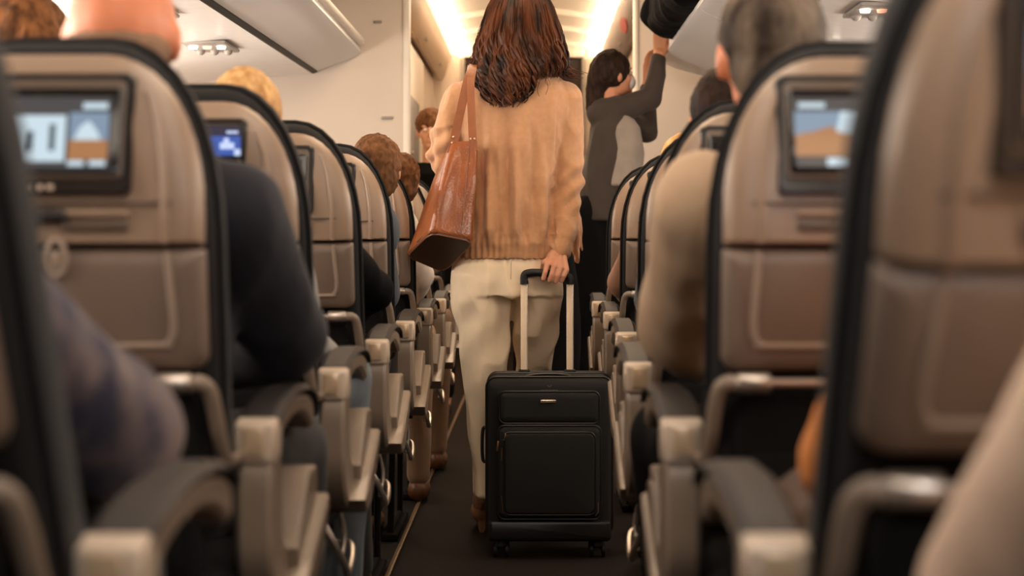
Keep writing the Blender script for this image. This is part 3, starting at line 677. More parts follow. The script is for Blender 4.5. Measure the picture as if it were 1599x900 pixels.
j = pose(-.555, 5.06, 1.22, head=(-.425, 5.35, 1.095), neck=(-.45, 5.35, 1.0), shR=(-.46, 5.33, .92), elR=(-.372, 5.52, .79), wrR=(-.40, 5.66, .72), knR=(-.385, 5.74, .58), anR=(-.40, 5.82, .10))
seated('person in a white fleece and khaki trousers in the sixth left aisle seat', (-.55, 5.4, 0), j, 'fair', WHITE, KHAKI, HR['chest'], 'curly', SHOE, s=.8)
j = pose(-.555, 5.85, 1.15, knR=(-.37, 6.5, .60), anR=(-.38, 6.6, .10))
seated('person in a slate top low in the seventh left aisle seat', (-.55, 6.2, 0), j, 'fair', TEAL, KHAKI, HR['brown'], 'short', SHOE, s=.85)
j = pose(-1.04, 2.69, 1.36, head=(-.90, 3.0, 1.245), neck=(-.92, 3.0, 1.13))
seated('person with long light brown hair at the upper left edge of the photo', (-1.0, 3.0, 0), j, 'fair', TEAL, DARKT, HR['brown'], 'long', SHOEB)
# right side
j = pose(.405, 1.90, 1.30, head=(.320, 2.28, 1.168), neck=(.33, 2.25, 1.05), chest=(.37, 2.26, .86), shL=(.232, 2.22, .955), elL=(.203, 2.40, .785), wrL=(.30, 2.56, .72), knL=(.215, 2.66, .60), anL=(.25, 2.74, .10), shR=(.52, 2.22, .96))
seated('grey-haired man in a taupe sweater seated in the second right aisle seat', (.4, 2.25, 0), j, 'ruddy', TAUPE, BLK, HR['grey'], 'short', SHOEB, arm_r=(.070, .052, .040), s=.98, fold=.007)
j = pose(.405, 1.11, 1.25, shL=(.315, 1.37, .84), elL=(.288, 1.52, .715), wrL=(.36, 1.66, .67), neck=(.405, 1.38, 1.0), head=(.41, 1.42, 1.12))
seated('person in an ochre knit in the nearest right aisle seat, elbow showing', (.4, 1.4, 0), j, 'fair', ORANGE, cloth('umber_cloth', sr(74, 54, 38)), HR['brown'], 'short', SHOE, arm_r=(.05, .047, .04))
j = pose(.43, .32, 1.27, shL=(.335, .72, 1.0), elL=(.287, 1.03, .70), wrL=(.33, 1.06, .60), wrR=(.45, .9, .66), chest=(.45, .62, .86), hip=(.45, .60, .60), neck=(.44, .62, 1.06), head=(.44, .64, 1.18), shR=(.58, .63, 1.0))
seated('person in a cream knit sleeve at the near right edge of the photo', (.45, .62, 0), j, 'fair', CREAM, DARKT, HR['brown'], 'short', SHOE, legs=False, arm_r=(.052, .048, .045), fold=.003)
j = pose(.40, 2.82, 1.25, head=(.358, 3.16, 1.135), neck=(.37, 3.13, 1.01))
seated('dark-haired person partly behind the head of the grey-haired man', (.4, 3.0, 0), j, 'ruddy', DARKT, DARKT, HR['dark'], 'short', SHOEB, s=.92)
j = pose(.43, 3.75, 1.18, head=(.36, 4.07, 1.080), neck=(.38, 4.07, .97))
seated('person with pale blond hair just topping the fourth right aisle seat', (.4, 3.8, 0), j, 'fair', TEAL, DARKT, HR['blond'], 'short', SHOEB, s=.8)
j = pose(.45, 4.80, 1.15, elL=(.275, 5.22, .775), wrL=(.31, 5.38, .72), shL=(.32, 5.08, .90))
seated('person in a pinkish tan top in the fifth right aisle seat', (.4, 4.6, 0), j, 'fair', cloth('rose_tan_knit', sr(178, 138, 116)), DARKT, HR['brown'], 'short', SHOEB, s=.8)

# ------------------------------------------------------------------ the walking woman (sharp subject)
def px(x, y, Y): return W(x, y, Y)
root = thing('person', 'woman with long wavy auburn hair in a camel sweater, walking away up the aisle', 'person', (-.07, 5.2, 0))
YW = 5.1
def rg(y, xl, xr, d, Y=YW):
    a = W(xl, y, Y); b = W(xr, y, Y); return ((a.x+b.x)/2, Y, a.z, (b.x-a.x)/2, d)
head_c = W(812, 48, YW+.01)
bm = B(); P = head_parts(bm, head_c, .96, 0)
capsule(bm, W(813, 120, YW+.01), .052, W(812, 75, YW+.01), .048)
rings3(bm, [rg(425, 712, 872, .10), rg(380, 720, 862, .10), rg(320, 738, 855, .085), rg(250, 728, 868, .095), rg(180, 722, 885, .10), rg(140, 735, 880, .085), rg(118, 775, 850, .06)])
RS, RE, RW = W(880, 152, YW), W(889, 275, YW+.02), W(876, 393, YW-.08)
LS, LE, LW = W(716, 150, YW), W(694, 248, YW+.03), W(738, 236, YW+.24)
chain(bm, [RS, RE, RW], [.042, .034, .025]); chain(bm, [LS, LE, LW], [.042, .034, .026])
hand_parts(bm, LW, LW-LE, (-1, 0, .4), -1, .92, .5)
# right hand closed on the case handle, back of the hand towards us
HB = W(866, 432, 0+4.965)     # grip centre
kn = [W(868, 414, YW-.165), W(879.5, 418, YW-.168), W(888.5, 421, YW-.162), W(856.5, 413, YW-.155)]
capsule(bm, RW, .024, W(866, 405, YW-.115), .024, fl=(.75, 1.1), axis=(0, 1, 0))
wr = W(872, 398, YW-.095)
order = [W(854.5, 413.5, 4.945), W(865.5, 416.5, 4.932), W(875.5, 419.5, 4.932), W(884, 422.5, 4.94)]
for i, k in enumerate(order):
    capsule(bm, wr+Vector((-.012+.008*i, .0, 0)), .0120, k, .0098, 10)
tips = [W(848.5, 435.5, 4.935), W(858.6, 438, 4.930), W(868, 439.8, 4.930), W(877, 438.5, 4.935)]
for i, (k, t) in enumerate(zip(order, tips)):
    m_ = k.lerp(t, .55)+Vector((0, -.006, 0)); back = t+Vector((.001, .022, .006))
    chain(bm, [k, m_, t, back], [.0092, .0078, .0072, .0065], n=10)
chain(bm, [wr+Vector((-.018, .004, -.01)), W(851, 411, 4.965), W(848, 424, 4.985), W(853, 434, 4.99)], [.013, .012, .0105, .009], n=9)
# legs
AL, AR = W(757, 770, 5.14), (-.015, 5.80, .13)
KL, KR = W(760, 600, 5.13), W(834, 600, 5.28)
HL, HR_ = W(757, 455, YW), W(836, 455, YW)
chain(bm, [HL, KL, AL], [.058, .042, .032]); chain(bm, [HR_+Vector((0, .02, 0)), W(837, 530, YW+.09), KR, AR], [.055, .044, .036, .032])
HEEL = Vector((W(752, 800, 5.2).x, 5.235, .07))
chain(bm, [AL, HEEL+Vector((.0, .0, .02)), HEEL+Vector((.004, .10, -.02)), HEEL+Vector((.006, .17, -.045))], [.033, .030, .027, .020])
chain(bm, [AR, Vector(AR)+Vector((0, .02, -.07)), Vector(AR)+Vector((0, .18, -.10))], [.033, .032, .022])
body = fuse('body', bm, .0024, 1, mat('skin_hand', sr(204, 146, 116), .5, var=.06, sss=.12), root)
eyes_on(P, root, .96)
# sweater
bm = B()
rings3(bm, [rg(404, 712, 878, .128), rg(392, 713, 877, .126), rg(380, 712, 877, .128), rg(350, 718, 872, .122), rg(310, 730, 866, .112), rg(260, 728, 870, .108), rg(210, 722, 884, .112), rg(170, 714, 896, .112), rg(145, 718, 893, .105), rg(128, 734, 878, .09), rg(116, 756, 866, .075), rg(104, 780, 848, .065)], ex=2.2)
capsule(bm, W(790, 128, YW), .048, W(722, 154, YW), .048); capsule(bm, W(830, 124, YW), .048, W(880, 154, YW), .050)
chain(bm, [W(881, 157, YW), W(886, 205, YW), W(887.5, 280, YW+.01), W(884, 345, YW-.03), W(878, 372, YW-.07)], [.056, .048, .045, .041, .036], n=20)
capsule(bm, W(878, 372, YW-.07), .034, W(875, 392, YW-.085), .0335, n=20)
chain(bm, [W(720, 158, YW), W(702, 203, YW+.01), W(690, 243, YW+.03)], [.056, .052, .050], n=20)
chain(bm, [W(690, 243, YW+.03), W(708, 246, YW+.12), W(734, 238, YW+.22)], [.050, .046, .038], n=20)
# front corner of the hem hanging behind the wrist
chain(bm, [W(890, 345, YW+.10), W(898, 372, YW+.10), W(901, 408, YW+.10)], [.024, .018, .007], n=10)
chain(bm, [W(894, 335, YW+.12), W(903, 360, YW+.12), W(909, 390, YW+.12)], [.024, .016, .006], n=10)
zh0, zh1 = W(0, 412, YW).z, W(0, 362, YW).z
def sweater_disp(p, n):
    z = (H-p.z)*FPX/YW+368; X = p.x*FPX/YW+VX
    d = 0
    if X < 866 and z > 150:
        amp = min(1, (z-150)/150)*(1-max(0, min(1, (z-360)/25)))
        d += .013*amp*(math.sin(X*.155+1.2+.012*(z-250))+.5*math.sin(X*.31-.010*z))*max(0, min(1, -n.y*2+.3))
    if z > 366 and X < 872: d += -.0015*min(1,(z-366)/6)+.0022*math.sin(math.atan2(p.y-YW, p.x+.075)*46)
    q = Vector((p.x*16, p.y*16, p.z*9)); d += .005*(.5-abs(noise.noise(q))*2)+.0015*noise.noise(q*3)
    if X > 850 and z > 360: d += .0016*math.sin((p.x*.9+p.y*.4)*900)
    if X > 862 and 230 < z < 340: d += .006*math.sin((z+X*.8)*.20)*max(0, 1-abs(z-290)/60)
    if X < 712 and z > 200: d += .005*math.sin((z*.9+X*.5)*.22)
    return d
CAMEL = mat('camel_knit', sr(192, 143, 103), .85, var=.05, vscale=60, bump=.5, bscale=700, sheen=.35)
sw = fuse('sweater', bm, .0045, 2, CAMEL, root, sweater_disp)
bm = B(); pts = [W(x, y, YW-.085) for x, y in ((858, 400), (866, 402), (876, 405), (886, 409))]
# trousers
bm = B()
rings3(bm, [rg(396, 716, 872, .112), rg(415, 706, 877, .122), rg(440, 703, 878, .125), rg(462, 704, 877, .12)], ex=2.3)
def leg_rings(rows):
    rings3(bm, [rg(y, a, b, d, Y) for y, a, b, d, Y in rows], ex=2.2)
leg_rings([(430, 704, 800, .11, YW), (470, 706, 797, .105, YW), (520, 714, 796.5, .098, YW+.01), (570, 721, 796, .09, YW+.02), (620, 727, 795, .085, YW+.03), (670, 732, 792, .08, YW+.04), (720, 736, 787, .075, YW+.045), (773, 741, 782, .07, YW+.05)])
leg_rings([(430, 792, 877, .11, YW), (470, 799, 876, .105, YW+.03), (520, 803, 871, .098, YW+.07), (570, 806, 864, .09, YW+.13), (620, 808, 858, .085, YW+.22), (670, 808, 853, .08, YW+.35), (720, 808, 850, .075, YW+.50), (742, 808, 846, .07, YW+.58)])
def trouser_disp(p, n):
    d = 0; z = (H-p.z)*FPX/YW+368; X = p.x*FPX/YW+VX
    q = Vector((p.x*15+p.z*2.5, p.y*10, p.z*4.5-p.x*3)); d += .0095*(.5-abs(noise.noise(q))*2.0)+.0015*noise.noise(q*2.6)
    d += .0035*math.sin((z*.8+(X-703)*.9)*.10)*max(0, 1-abs(z-500)/130)
    return d*(.35+.65*min(1, max(0, (z-400)/60)))
TR = mat('cream_twill', sr(250, 228, 196), .75, var=.03, bump=.2, bscale=600)
tr = fuse('trousers', bm, .0055, 2, TR, root, trouser_disp)
bm = B(); tube(bm, spline([W(798, 400, YW-.125), W(798, 425, YW-.128), W(797.5, 445, YW-.118)], 4), .0009, 6); obj('back_seam', bm, mat('seam_tan', sr(170, 150, 128), .8), root)
# pump shoe, heel showing
bm = B(); chain(bm, [HEEL+Vector((0, 0, .0)), HEEL+Vector((.004, .09, -.028)), HEEL+Vector((.006, .17, -.048))], [.036, .034, .026], n=16)
capsule(bm, HEEL+Vector((0, -.008, -.01)), .018, HEEL+Vector((0, -.004, -.062)), .010)
fuse('shoe', bm, .004, 2, mat('tan_suede', sr(158, 112, 74), .6), root)
bm = B(); a = Vector(AR); chain(bm, [a+Vector((0, .0, -.08)), a+Vector((0, .10, -.10)), a+Vector((0, .19, -.108))], [.036, .036, .024]); fuse('shoe', bm, .005, 2, bpy.data.materials['tan_suede'], root)
# hair: a soft base volume with many wavy locks over it
def interp(tab, y):
    if y <= tab[0][0]: return tab[0][1]
    for (a, b), (c, d) in zip(tab, tab[1:]):
        if y <= c:
            t = (y-a)/(c-a); return b+(d-b)*t
    return tab[-1][1]
HC = [(-20, 813), (60, 813), (95, 812), (125, 803), (150, 796), (172, 792)]
HWd = [(-22, 8), (-16, 26), (-5, 40), (12, 48), (35, 55), (60, 61), (85, 66), (105, 69), (122, 62), (140, 52), (155, 42), (172, 26)]
HD = [(-22, .02), (-14, .055), (0, .085), (30, .108), (60, .118), (90, .128), (110, .136), (172, .140)]
def hair_pt(s, y, dx=0, lift=0, dd=0):
    q = math.sin(s*1.45)/math.sin(1.45)
    return W(interp(HC, y)+q*interp(HWd, y)*(1+lift)+dx, y, YW-(interp(HD, y)*(1+lift))*math.sqrt(max(0, 1-(.93*q)**2))+.01-dd)
bm = B()
rgs = []
for y in (-17, -8, 5, 25, 50, 80, 105, 125, 145, 158):
    c, w_, d_ = interp(HC, y), interp(HWd, y)*.86, interp(HD, y)*.80
    if y <= 60: rgs.append(rg(y, c-w_, c+w_, max(.02, d_), YW+.008))
    else: rgs.append(rg(y, c-w_*(1 if y < 110 else .8), c+w_*(1 if y < 110 else .55), .030 if y < 110 else .018, YW-.070-(.012 if y > 90 else 0)))
rings3(bm, rgs[::-1], ex=2.0)
hair = fuse('hair', bm, .006, 3, HR['auburn'], root, lambda p, n: .004*noise.noise(Vector((p.x*70, p.y*70, p.z*10))))
bm = B(); rnd = random.Random(11)
def hlock(s0, s1, y0, y1, r, amp, fr, ph, lift=0.0, tip=(0, 0), nn=30):
    pts = []; rs = []
    for k in range(nn):
        t = k/(nn-1); y = y0+(y1-y0)*t; g = max(0, (y-35)/110)
        wob = amp*min(1, g*1.3)
        q = hair_pt(s0+(s1-s0)*t, y, math.sin(fr*y+ph)*wob+tip[0]*t**3, lift, math.cos(fr*y+ph)*wob*.0011)
        pts.append(q); rs.append(r*(.5+.5*min(1, t*5))*(1-.8*max(0, (t-.55)/.45)**2))
    tube(bm, pts, rs, 5, .65)
for i in range(150):
    s0 = rnd.uniform(-1, 1); y1 = rnd.uniform(104, 122) if s0 > .35 else (rnd.uniform(118, 150) if s0 < -.75 else rnd.uniform(132, 168))
    hlock(s0, s0+rnd.gauss(0, .05), rnd.uniform(-12, 35), y1, rnd.uniform(.006, .0105), rnd.uniform(5, 10), .135+rnd.gauss(0, .012), rnd.uniform(0, 6.3), rnd.uniform(0, .09), nn=36)
for i in range(560):
    s0 = rnd.uniform(-1, 1); y0 = rnd.choice((-19, -17, -12, rnd.uniform(-15, 40)))
    s0_ = s0*(.9 if y0 > -10 else 1)
    if s0 > .35: y1 = rnd.uniform(108, 126)-8*(s0-.35)
    elif s0 < -.75: y1 = rnd.uniform(115, 150)
    else: y1 = rnd.uniform(125, 168)
    hlock(s0_, s0_+rnd.gauss(0, .05), y0, y1, rnd.uniform(.0026, .0060), rnd.uniform(4, 10), .125+.02*math.sin(s0*5)+rnd.gauss(0, .006), round(s0*9)*2.1+rnd.gauss(0, .5), rnd.uniform(-.03, .08))
for i in range(70):                       # thin flyaway ends at both sides
    sd = rnd.choice((-1, 1)); s0 = sd*rnd.uniform(.82, 1.0)
    hlock(s0, s0, rnd.uniform(0, 50), rnd.uniform(95, 135), rnd.uniform(.0008, .0018), rnd.uniform(4, 10), rnd.uniform(.09, .15), rnd.uniform(0, 6.3), rnd.uniform(.02, .12))
for i in range(46):                       # curls falling forward over the right shoulder
    p0 = hair_pt(rnd.uniform(.75, 1), rnd.uniform(55, 88)); tgt = W(899+rnd.gauss(0, 6), 120+rnd.gauss(0, 5), YW-.03+rnd.uniform(-.02, .03)); ph = rnd.uniform(0, 6)
    pts = [p0.lerp(tgt, k/19)+Vector((.006*math.sin(k*.6+ph)-.012*math.sin(PI*k/19), .005*math.cos(k*.6+ph), -.022*math.sin(PI*k/19))) for k in range(20)]
    tube(bm, pts, [rnd.uniform(.0012, .003)*(1-.7*(k/19)**3) for k in range(20)], 5, .7)
for i in range(9):                       # loose strands on the back of the sweater
    x0 = 818+rnd.uniform(0, 42); y1 = rnd.uniform(128, 152); ph = rnd.uniform(0, 6)
    pts = [W(x0+(k/15)*8+4.5*math.sin(k*.42+ph), 98+(y1-98)*k/15, YW-.118-.002*math.sin(k)) for k in range(16)]
    tube(bm, pts, .0007, 4)
obj('locks', bm, HR['auburn'], hair)

# ------------------------------------------------------------------ tan tote bag on her shoulder
LEA = mat('tan_leather', sr(140, 77, 38), .30, var=.16, vscale=14, bump=.35, bscale=160, kind='voronoi', coat=.15)
LEAD = mat('dark_leather_base', sr(64, 40, 24), .5, var=.12, bump=.3, bscale=160)
root = thing('tote_bag', 'tan leather tote bag hanging from the shoulder of the woman in camel', 'bag', tuple(W(690, 418, 5.0)))
NTL, NTR, NBR, NBL = W(706, 222, 4.95), W(745, 220, 4.93), W(738, 374, 4.90), W(674, 361, 4.86)
FTL, FTR, FBR, FBL = W(690, 250, 5.12), W(722, 245, 5.13), W(693, 420, 5.08), W(637, 396, 5.05)
bm = B(); rings = []
def side_pt(a, b, n, bulge):
    nn = (b-a).cross(Vector((0, 0, 1))).normalized()
    return [a.lerp(b, k/n)+nn*bulge*math.sin(PI*k/n) for k in range(n)]
for k in range(25):
    t = k/24; q = [NTL.lerp(NBL, t), NTR.lerp(NBR, t), FTR.lerp(FBR, t), FTL.lerp(FBL, t)]
    c = sum(q, Vector())/4; ring = []
    g = .006*math.sin(PI*t)
    for i in range(4):
        a, b = q[i], q[(i+1) % 4]
        ring += [p+(p-c).normalized()*(g if 1 else 0) for p in side_pt(a, b, 10, -.004*math.sin(PI*t))]
    # soften corners
    ring = [ring[j-1]*.25+ring[j]*.5+ring[(j+1) % 40]*.25 for j in range(40)]
    ring = [p+(p-c).normalized()*(.005*noise.noise(Vector((p.x*14, p.y*14, p.z*7)))+(.004*math.sin(j*.9+t*2)*math.sin(PI*t))) for j, p in enumerate(ring)]
    rings.append(ring)
vr = [[bm.verts.new(p) for p in r] for r in rings]
for a, b in zip(vr, vr[1:]):
    for i in range(40): bm.faces.new((a[i], a[(i+1) % 40], b[(i+1) % 40], b[i]))
bm.faces.new(vr[-1])
r_ = bmesh.ops.inset_region(bm, faces=[f for f in bm.faces if len(f.verts) > 4], thickness=.004)
me_faces = bm.faces[:]
bmesh.ops.solidify(bm, geom=me_faces, thickness=.004)
body_b = obj('bag_body', bm, LEA, root, auto=math.radians(60))
# darker base panel
nrm = (NBR-NBL).cross(FBL-NBL).normalized()
if nrm.y > 0: nrm = -nrm
cc = (NBL+NBR+FBR+FBL)/4
bm = B(); q = [cc+(p-cc)*1.03 for p in (NBL, NBR, FBR, FBL)]
loop = []
for i in range(4): loop += [q[i].lerp(q[(i+1) % 4], k/6) for k in range(6)]
loop = [loop[j-1]*.3+loop[j]*.4+loop[(j+1) % 24]*.3 for j in range(24)]
cc2 = cc
outer = [p+nrm*.010 for p in loop]; inner = [p-nrm*.010 for p in loop]
vo = [bm.verts.new(p) for p in outer]; vi = [bm.verts.new(p) for p in inner]; co = bm.verts.new(cc+nrm*.012); ci = bm.verts.new(cc-nrm*.008)
for i in range(24):
    j = (i+1) % 24; bm.faces.new((vo[i], vo[j], co)); bm.faces.new((vi[j], vi[i], ci)); bm.faces.new((vo[j], vo[i], vi[i], vi[j]))

obj('bag_base', bm, LEAD, root)
bm = B(); pp = [p+nrm*.009 for p in loop]; tube(bm, pp, .0022, 6, loop=True); obj('base_piping', bm, mat('leather_edge', sr(112, 60, 28), .4), body_b)
def on_near(u, v, off=.0):
    a = NTL.lerp(NTR, u); b = NBL.lerp(NBR, u); return a.lerp(b, v)+Vector((0, -.004-off, 0))
bm = B(); tube(bm, [on_near(.72-.0*k, k/12, .0065*math.sin(PI*k/12)) for k in range(13)], .0012, 6); obj('seam', bm, bpy.data.materials['leather_edge'], body_b)
# straps over the shoulder
def strap(bm, pts, w_=.010, th=.003, wd=Vector((1, 0, 0))):
    P_, T, _ = frames(spline(pts, 6)); rr = []
    for p, t in zip(P_, T):
        wv = (wd-t*wd.dot(t)).normalized(); nn = t.cross(wv)
        rr.append([p+wv*w_+nn*th, p-wv*w_+nn*th, p-wv*w_-nn*th, p+wv*w_-nn*th])
    ringface(bm, rr)
STR = mat('strap_leather', sr(136, 76, 36), .38, var=.1, bump=.2, bscale=160)
bm = B(); strap(bm, [W(704, 240, 4.945), W(710, 215, 4.95), W(720, 170, 4.955), W(729, 130, 4.965), W(735, 112, 4.98), W(737, 103, 5.04), W(738, 104, 5.12), W(735, 118, 5.19), W(728, 160, 5.21)], .0125, .0018)
obj('strap', bm, STR, root)
bm = B(); strap(bm, [W(740, 236, 4.925), W(738, 215, 4.93), W(736, 170, 4.945), W(735, 130, 4.962), W(738, 110, 4.985), W(739, 101, 5.04), W(740, 103, 5.12), W(738, 120, 5.19), W(732, 170, 5.20)], .0115, .0018)
obj('strap', bm, STR, root)
for x, y, Y in ((708, 214, 4.945), (706, 223, 4.94), (735, 217, 4.922), (741, 217, 4.922)):
    bm = B(); ell(bm, W(x, y, Y), (.0032, .0032, .0032), None, 10); obj('rivet', bm, M['plate'], root)

# ------------------------------------------------------------------ the suitcase
YS = 4.78
CS = mat('black_ballistic', sr(17, 15, 13), .7, var=.12, vscale=80, bump=.5, bscale=900, kind='wave')
CS2 = mat('black_piping', sr(26, 23, 21), .38, var=.05); ALU = mat('warm_aluminium', sr(252, 228, 198), .4, metal=.0, var=.03); BRZ = mat('bronze_zip', sr(160, 120, 84), .3, metal=.8)
root = thing('suitcase', 'black fabric cabin suitcase with raised handle rolling behind the woman', 'suitcase', (W(858, 0, YS).x, YS+.1, 0))
cx = W(858, 0, YS).x; z1 = W(0, 591, YS).z; z0 = W(0, 838, YS).z; hw = 100*YS/FPX
def rr(hw_, za, zb, r, n=6): return lambda i: rrect(hw_-i, za+i, zb-i, max(.002, r-i), max(.002, r-i), n)
bm = B(); plate(bm, rr(hw*.985, z0, z1, .028), [(.03, YS+.225), (.008, YS+.218), (0, YS+.20), (0, YS+.035), (.004, YS+.022), (.012, YS+.015), (.03, YS+.012)], cx)
case = obj('case_body', bm, CS, root)
for y in (YS+.03, YS+.16, YS+.21):
    bm = B(); tube(bm, [Vector((x+cx, y, z)) for x, z in rr(hw*.985, z0, z1, .028)(-.0015)], .0032, 6, loop=True); obj('piping', bm, CS2, case)
bm = B(); plate(bm, rr(hw*.80, z0+.05, W(0, 663, YS).z-.004, .022), [(0, YS+.02), (0, YS+.002), (.004, YS-.008), (.014, YS-.014), (.04, YS-.016)], cx); low = obj('front_pocket', bm, CS, root)
bm = B(); plate(bm, rr(hw*.78, W(0, 661, YS).z, W(0, 612, YS).z, .016), [(0, YS+.02), (0, YS+.004), (.004, YS-.004), (.010, YS-.007), (.02, YS-.008)], cx); upp = obj('front_pocket', bm, CS, root)
bm = B(); plate(bm, rr(hw*.70, z0+.065, W(0, 676, YS).z, .018), [(0, YS-.010), (0, YS-.017), (.004, YS-.022), (.014, YS-.024)], cx); obj('pocket_panel', bm, CS, low)
for (h_, a, b, y, par) in ((hw*.80, z0+.05, W(0, 663, YS).z-.004, YS-.004, low), (hw*.78, W(0, 661, YS).z, W(0, 612, YS).z, YS-.001, upp), (hw*.71, z0+.064, W(0, 675, YS).z, YS-.016, low)):
    bm = B(); tube(bm, [Vector((x+cx, y, z)) for x, z in rr(h_, a, b, .018)(-.001)], .0022, 6, loop=True); obj('piping', bm, CS2, par)
def zp(x, y, Y, l, ang):
    bm = B(); p = W(x, y, Y); bx(bm, (0, 0, 0), (.006, .004, l), .002, 2, (0, ang, 0)); bmesh.ops.translate(bm, vec=p, verts=bm.verts); return bm
obj('zip_pull', zp(788, 683, YS-.016, .022, .35), BRZ, low); obj('zip_pull', zp(777, 697, YS-.008, .030, .12), BRZ, low)
bm = B(); tube(bm, [W(784, 700, YS-.012), W(783, 720, YS-.012)], .0012, 6); tube(bm, [W(783, 775, YS-.012), W(785, 800, YS-.014), W(792, 806, YS-.014)], .0012, 6); tube(bm, [W(930, 806, YS-.014), W(934, 800, YS-.014), W(934, 785, YS-.014)], .0012, 6); obj('zip_track', bm, BRZ, low)
bm = B(); plate(bm, lambda i: rrect(.0225-i, -.004+i, .004-i, .0035, .0035, 4), [(0, 0), (0, -.003), (.001, -.004)]); bmesh.ops.translate(bm, vec=W(856, 627, YS-.008), verts=bm.verts); em = obj('emblem_plate', bm, mat('silver_plate', sr(214, 196, 170), .25, metal=.6), root)
bm = B()
for k in range(8): bx(bm, W(844+k*3.4, 627, YS-.0125), (.0032 if k % 3 else .002, .0006, .0032), .0004)
obj('emblem_letters', bm, M['black'], em)
bm = B()
tube(bm, [W(x, y, YS+.010) for x, y in ((855, 602), (858, 605), (861, 602))], .0009, 5)
for k in range(9): bx(bm, W(845+k*3.1, 609.5, YS+.0105), (.0035, .001, .0016), .0003)
obj('logo_print', bm, mat('logo_grey', sr(128, 116, 104), .5), root)
# carry handle on top, side handle, bumper base
bm = B(); tube(bm, spline([W(812, 593, YS+.05), W(820, 588, YS+.05), W(836, 585, YS+.05), W(858, 584, YS+.05), W(880, 585, YS+.05), W(892, 588, YS+.05), W(900, 593, YS+.05)], 5), .0065, 10, .8); obj('carry_handle', bm, CS2, root)
bm = B(); tube(bm, spline([Vector((cx-hw*.985, YS+.08, z0+.30)), Vector((cx-hw-.010, YS+.08, z0+.29)), Vector((cx-hw-.010, YS+.08, z0+.21)), Vector((cx-hw*.985, YS+.08, z0+.20))], 5), .005, 8); obj('side_handle', bm, CS2, root)
bm = B(); plate(bm, rr(hw*.97, z0-.018, z0+.045, .014), [(.006, YS+.225), (0, YS+.21), (0, YS+.02), (.006, YS+.006), (.012, YS+.003)], cx); obj('base_bumper', bm, CS2, root)
for sx in (-1, 1):
    for yy in (YS+.045, YS+.185):
        wx = cx+sx*hw*.76
        bm = B(); bmesh.ops.create_cone(bm, cap_ends=True, segments=20, radius1=.020, radius2=.016, depth=.022, matrix=Matrix.Translation((wx, yy, z0-.022)))
        bx(bm, (wx-.012, yy+.006, .030), (.004, .024, .034), .002); bx(bm, (wx+.012, yy+.006, .030), (.004, .024, .034), .002); bx(bm, (wx, yy+.004, z0-.032), (.030, .028, .016), .004)
        hous = obj('caster', bm, M['rubber'], root)
        for dx in (-.017, .017):
            bm = B(); bmesh.ops.create_cone(bm, cap_ends=True, segments=24, radius1=.022, radius2=.022, depth=.009, matrix=Matrix.Translation((wx+dx, yy+.010, .0225)) @ Euler((0, PI/2, 0)).to_matrix().to_4x4()); bmesh.ops.bevel(bm, geom=[e for e in bm.edges], offset=.002, segments=2, affect='EDGES'); obj('wheel', bm, M['rubber'], hous)
# telescopic handle
YH = 4.97
for x in (818.5, 890):
    bm = B(); bx(bm, (0, 0, 0), (.0205, .012, W(0, 436, YH).z-z1+.03), .004, 3); p = W(x, 436, YH); bmesh.ops.translate(bm, vec=(p.x, YH, (p.z+z1-.03)/2), verts=bm.verts); pole = obj('handle_pole', bm, ALU, root)
    bm = B(); bx(bm, (p.x+.0085, YH-.0065, (p.z+z1)/2), (.002, .002, p.z-z1), .0005); obj('pole_groove', bm, mat('pole_bright', sr(245, 238, 225), .2, metal=.5), pole)
    bm = B(); bx(bm, (p.x, YH, z1+.004), (.034, .022, .012), .004); obj('pole_collar', bm, M['rubber'], root)
bm = B(); tube(bm, spline([W(819, 444, YH), W(818.5, 434, YH), W(821, 428, YH), W(832, 426, YH), W(855, 427, YH), W(878, 430, YH), W(887, 432, YH), W(890, 437, YH), W(890, 444, YH)], 5), [.0125]*3+[.0118]*35+[.0125]*3, 14); obj('handle_grip', bm, M['rubber'], root)
# ------------------------------------------------------------------ person reaching into the open bin
YA = 7.25
root = thing('person', 'masked person in a dark cardigan reaching up to a black bag in the open bin', 'person', (.33, YA, 0))
hc = W(958, 116, YA)
YAW = -1.15
bm = B(); P = head_parts(bm, hc, .86, YAW, .12)
capsule(bm, W(950, 165, YA), .045, W(953, 135, YA), .042)
sh1 = W(940, 178, YA-.03); el1 = W(1017, 152, YA-.04); wr1 = W(1030, 85, YA-.02)
shL2 = W(965, 185, YA+.14); elL2 = W(1010, 205, YA+.20); wrL2 = W(1012, 130, YA+.22)
rings3(bm, [(.31, YA, W(0, 330, YA).z, .085, .11), (.32, YA, W(0, 290, YA).z, .08, .10), (.34, YA, W(0, 230, YA).z, .085, .11), (.34, YA+.02, W(0, 185, YA).z, .08, .12), (.33, YA, W(0, 168, YA).z, .05, .06)])
chain(bm, [sh1, el1, wr1], [.045, .038, .027]); chain(bm, [shL2, elL2, wrL2], [.045, .036, .027])
hand_parts(bm, wr1, (.10, .10, 1), (-.3, -1, 0), 1, 1.0, .35); hand_parts(bm, wrL2, (.1, -.1, 1), (-.5, .8, 0), -1, .95, .35)
for dx, dy in ((-.05, -.04), (.0, .10)):
    hj = Vector((.30+dx, YA+dy, W(0, 335, YA).z)); kn = Vector((.30+dx-.02, YA+dy+.02, .48)); an = Vector((.29+dx-.02, YA+dy-.02, .09))
    chain(bm, [hj, kn, an], [.078, .052, .036]); capsule(bm, an, .034, an+Vector((.09, .03, -.045)), .026)
fuse('body', bm, .006, 2, SK['tan'], root); eyes_on(P, root, .86)
CARD = cloth('grey_brown_cardigan', sr(54, 43, 36)); GREYV = cloth('grey_vest', sr(140, 128, 118))
bm = B()
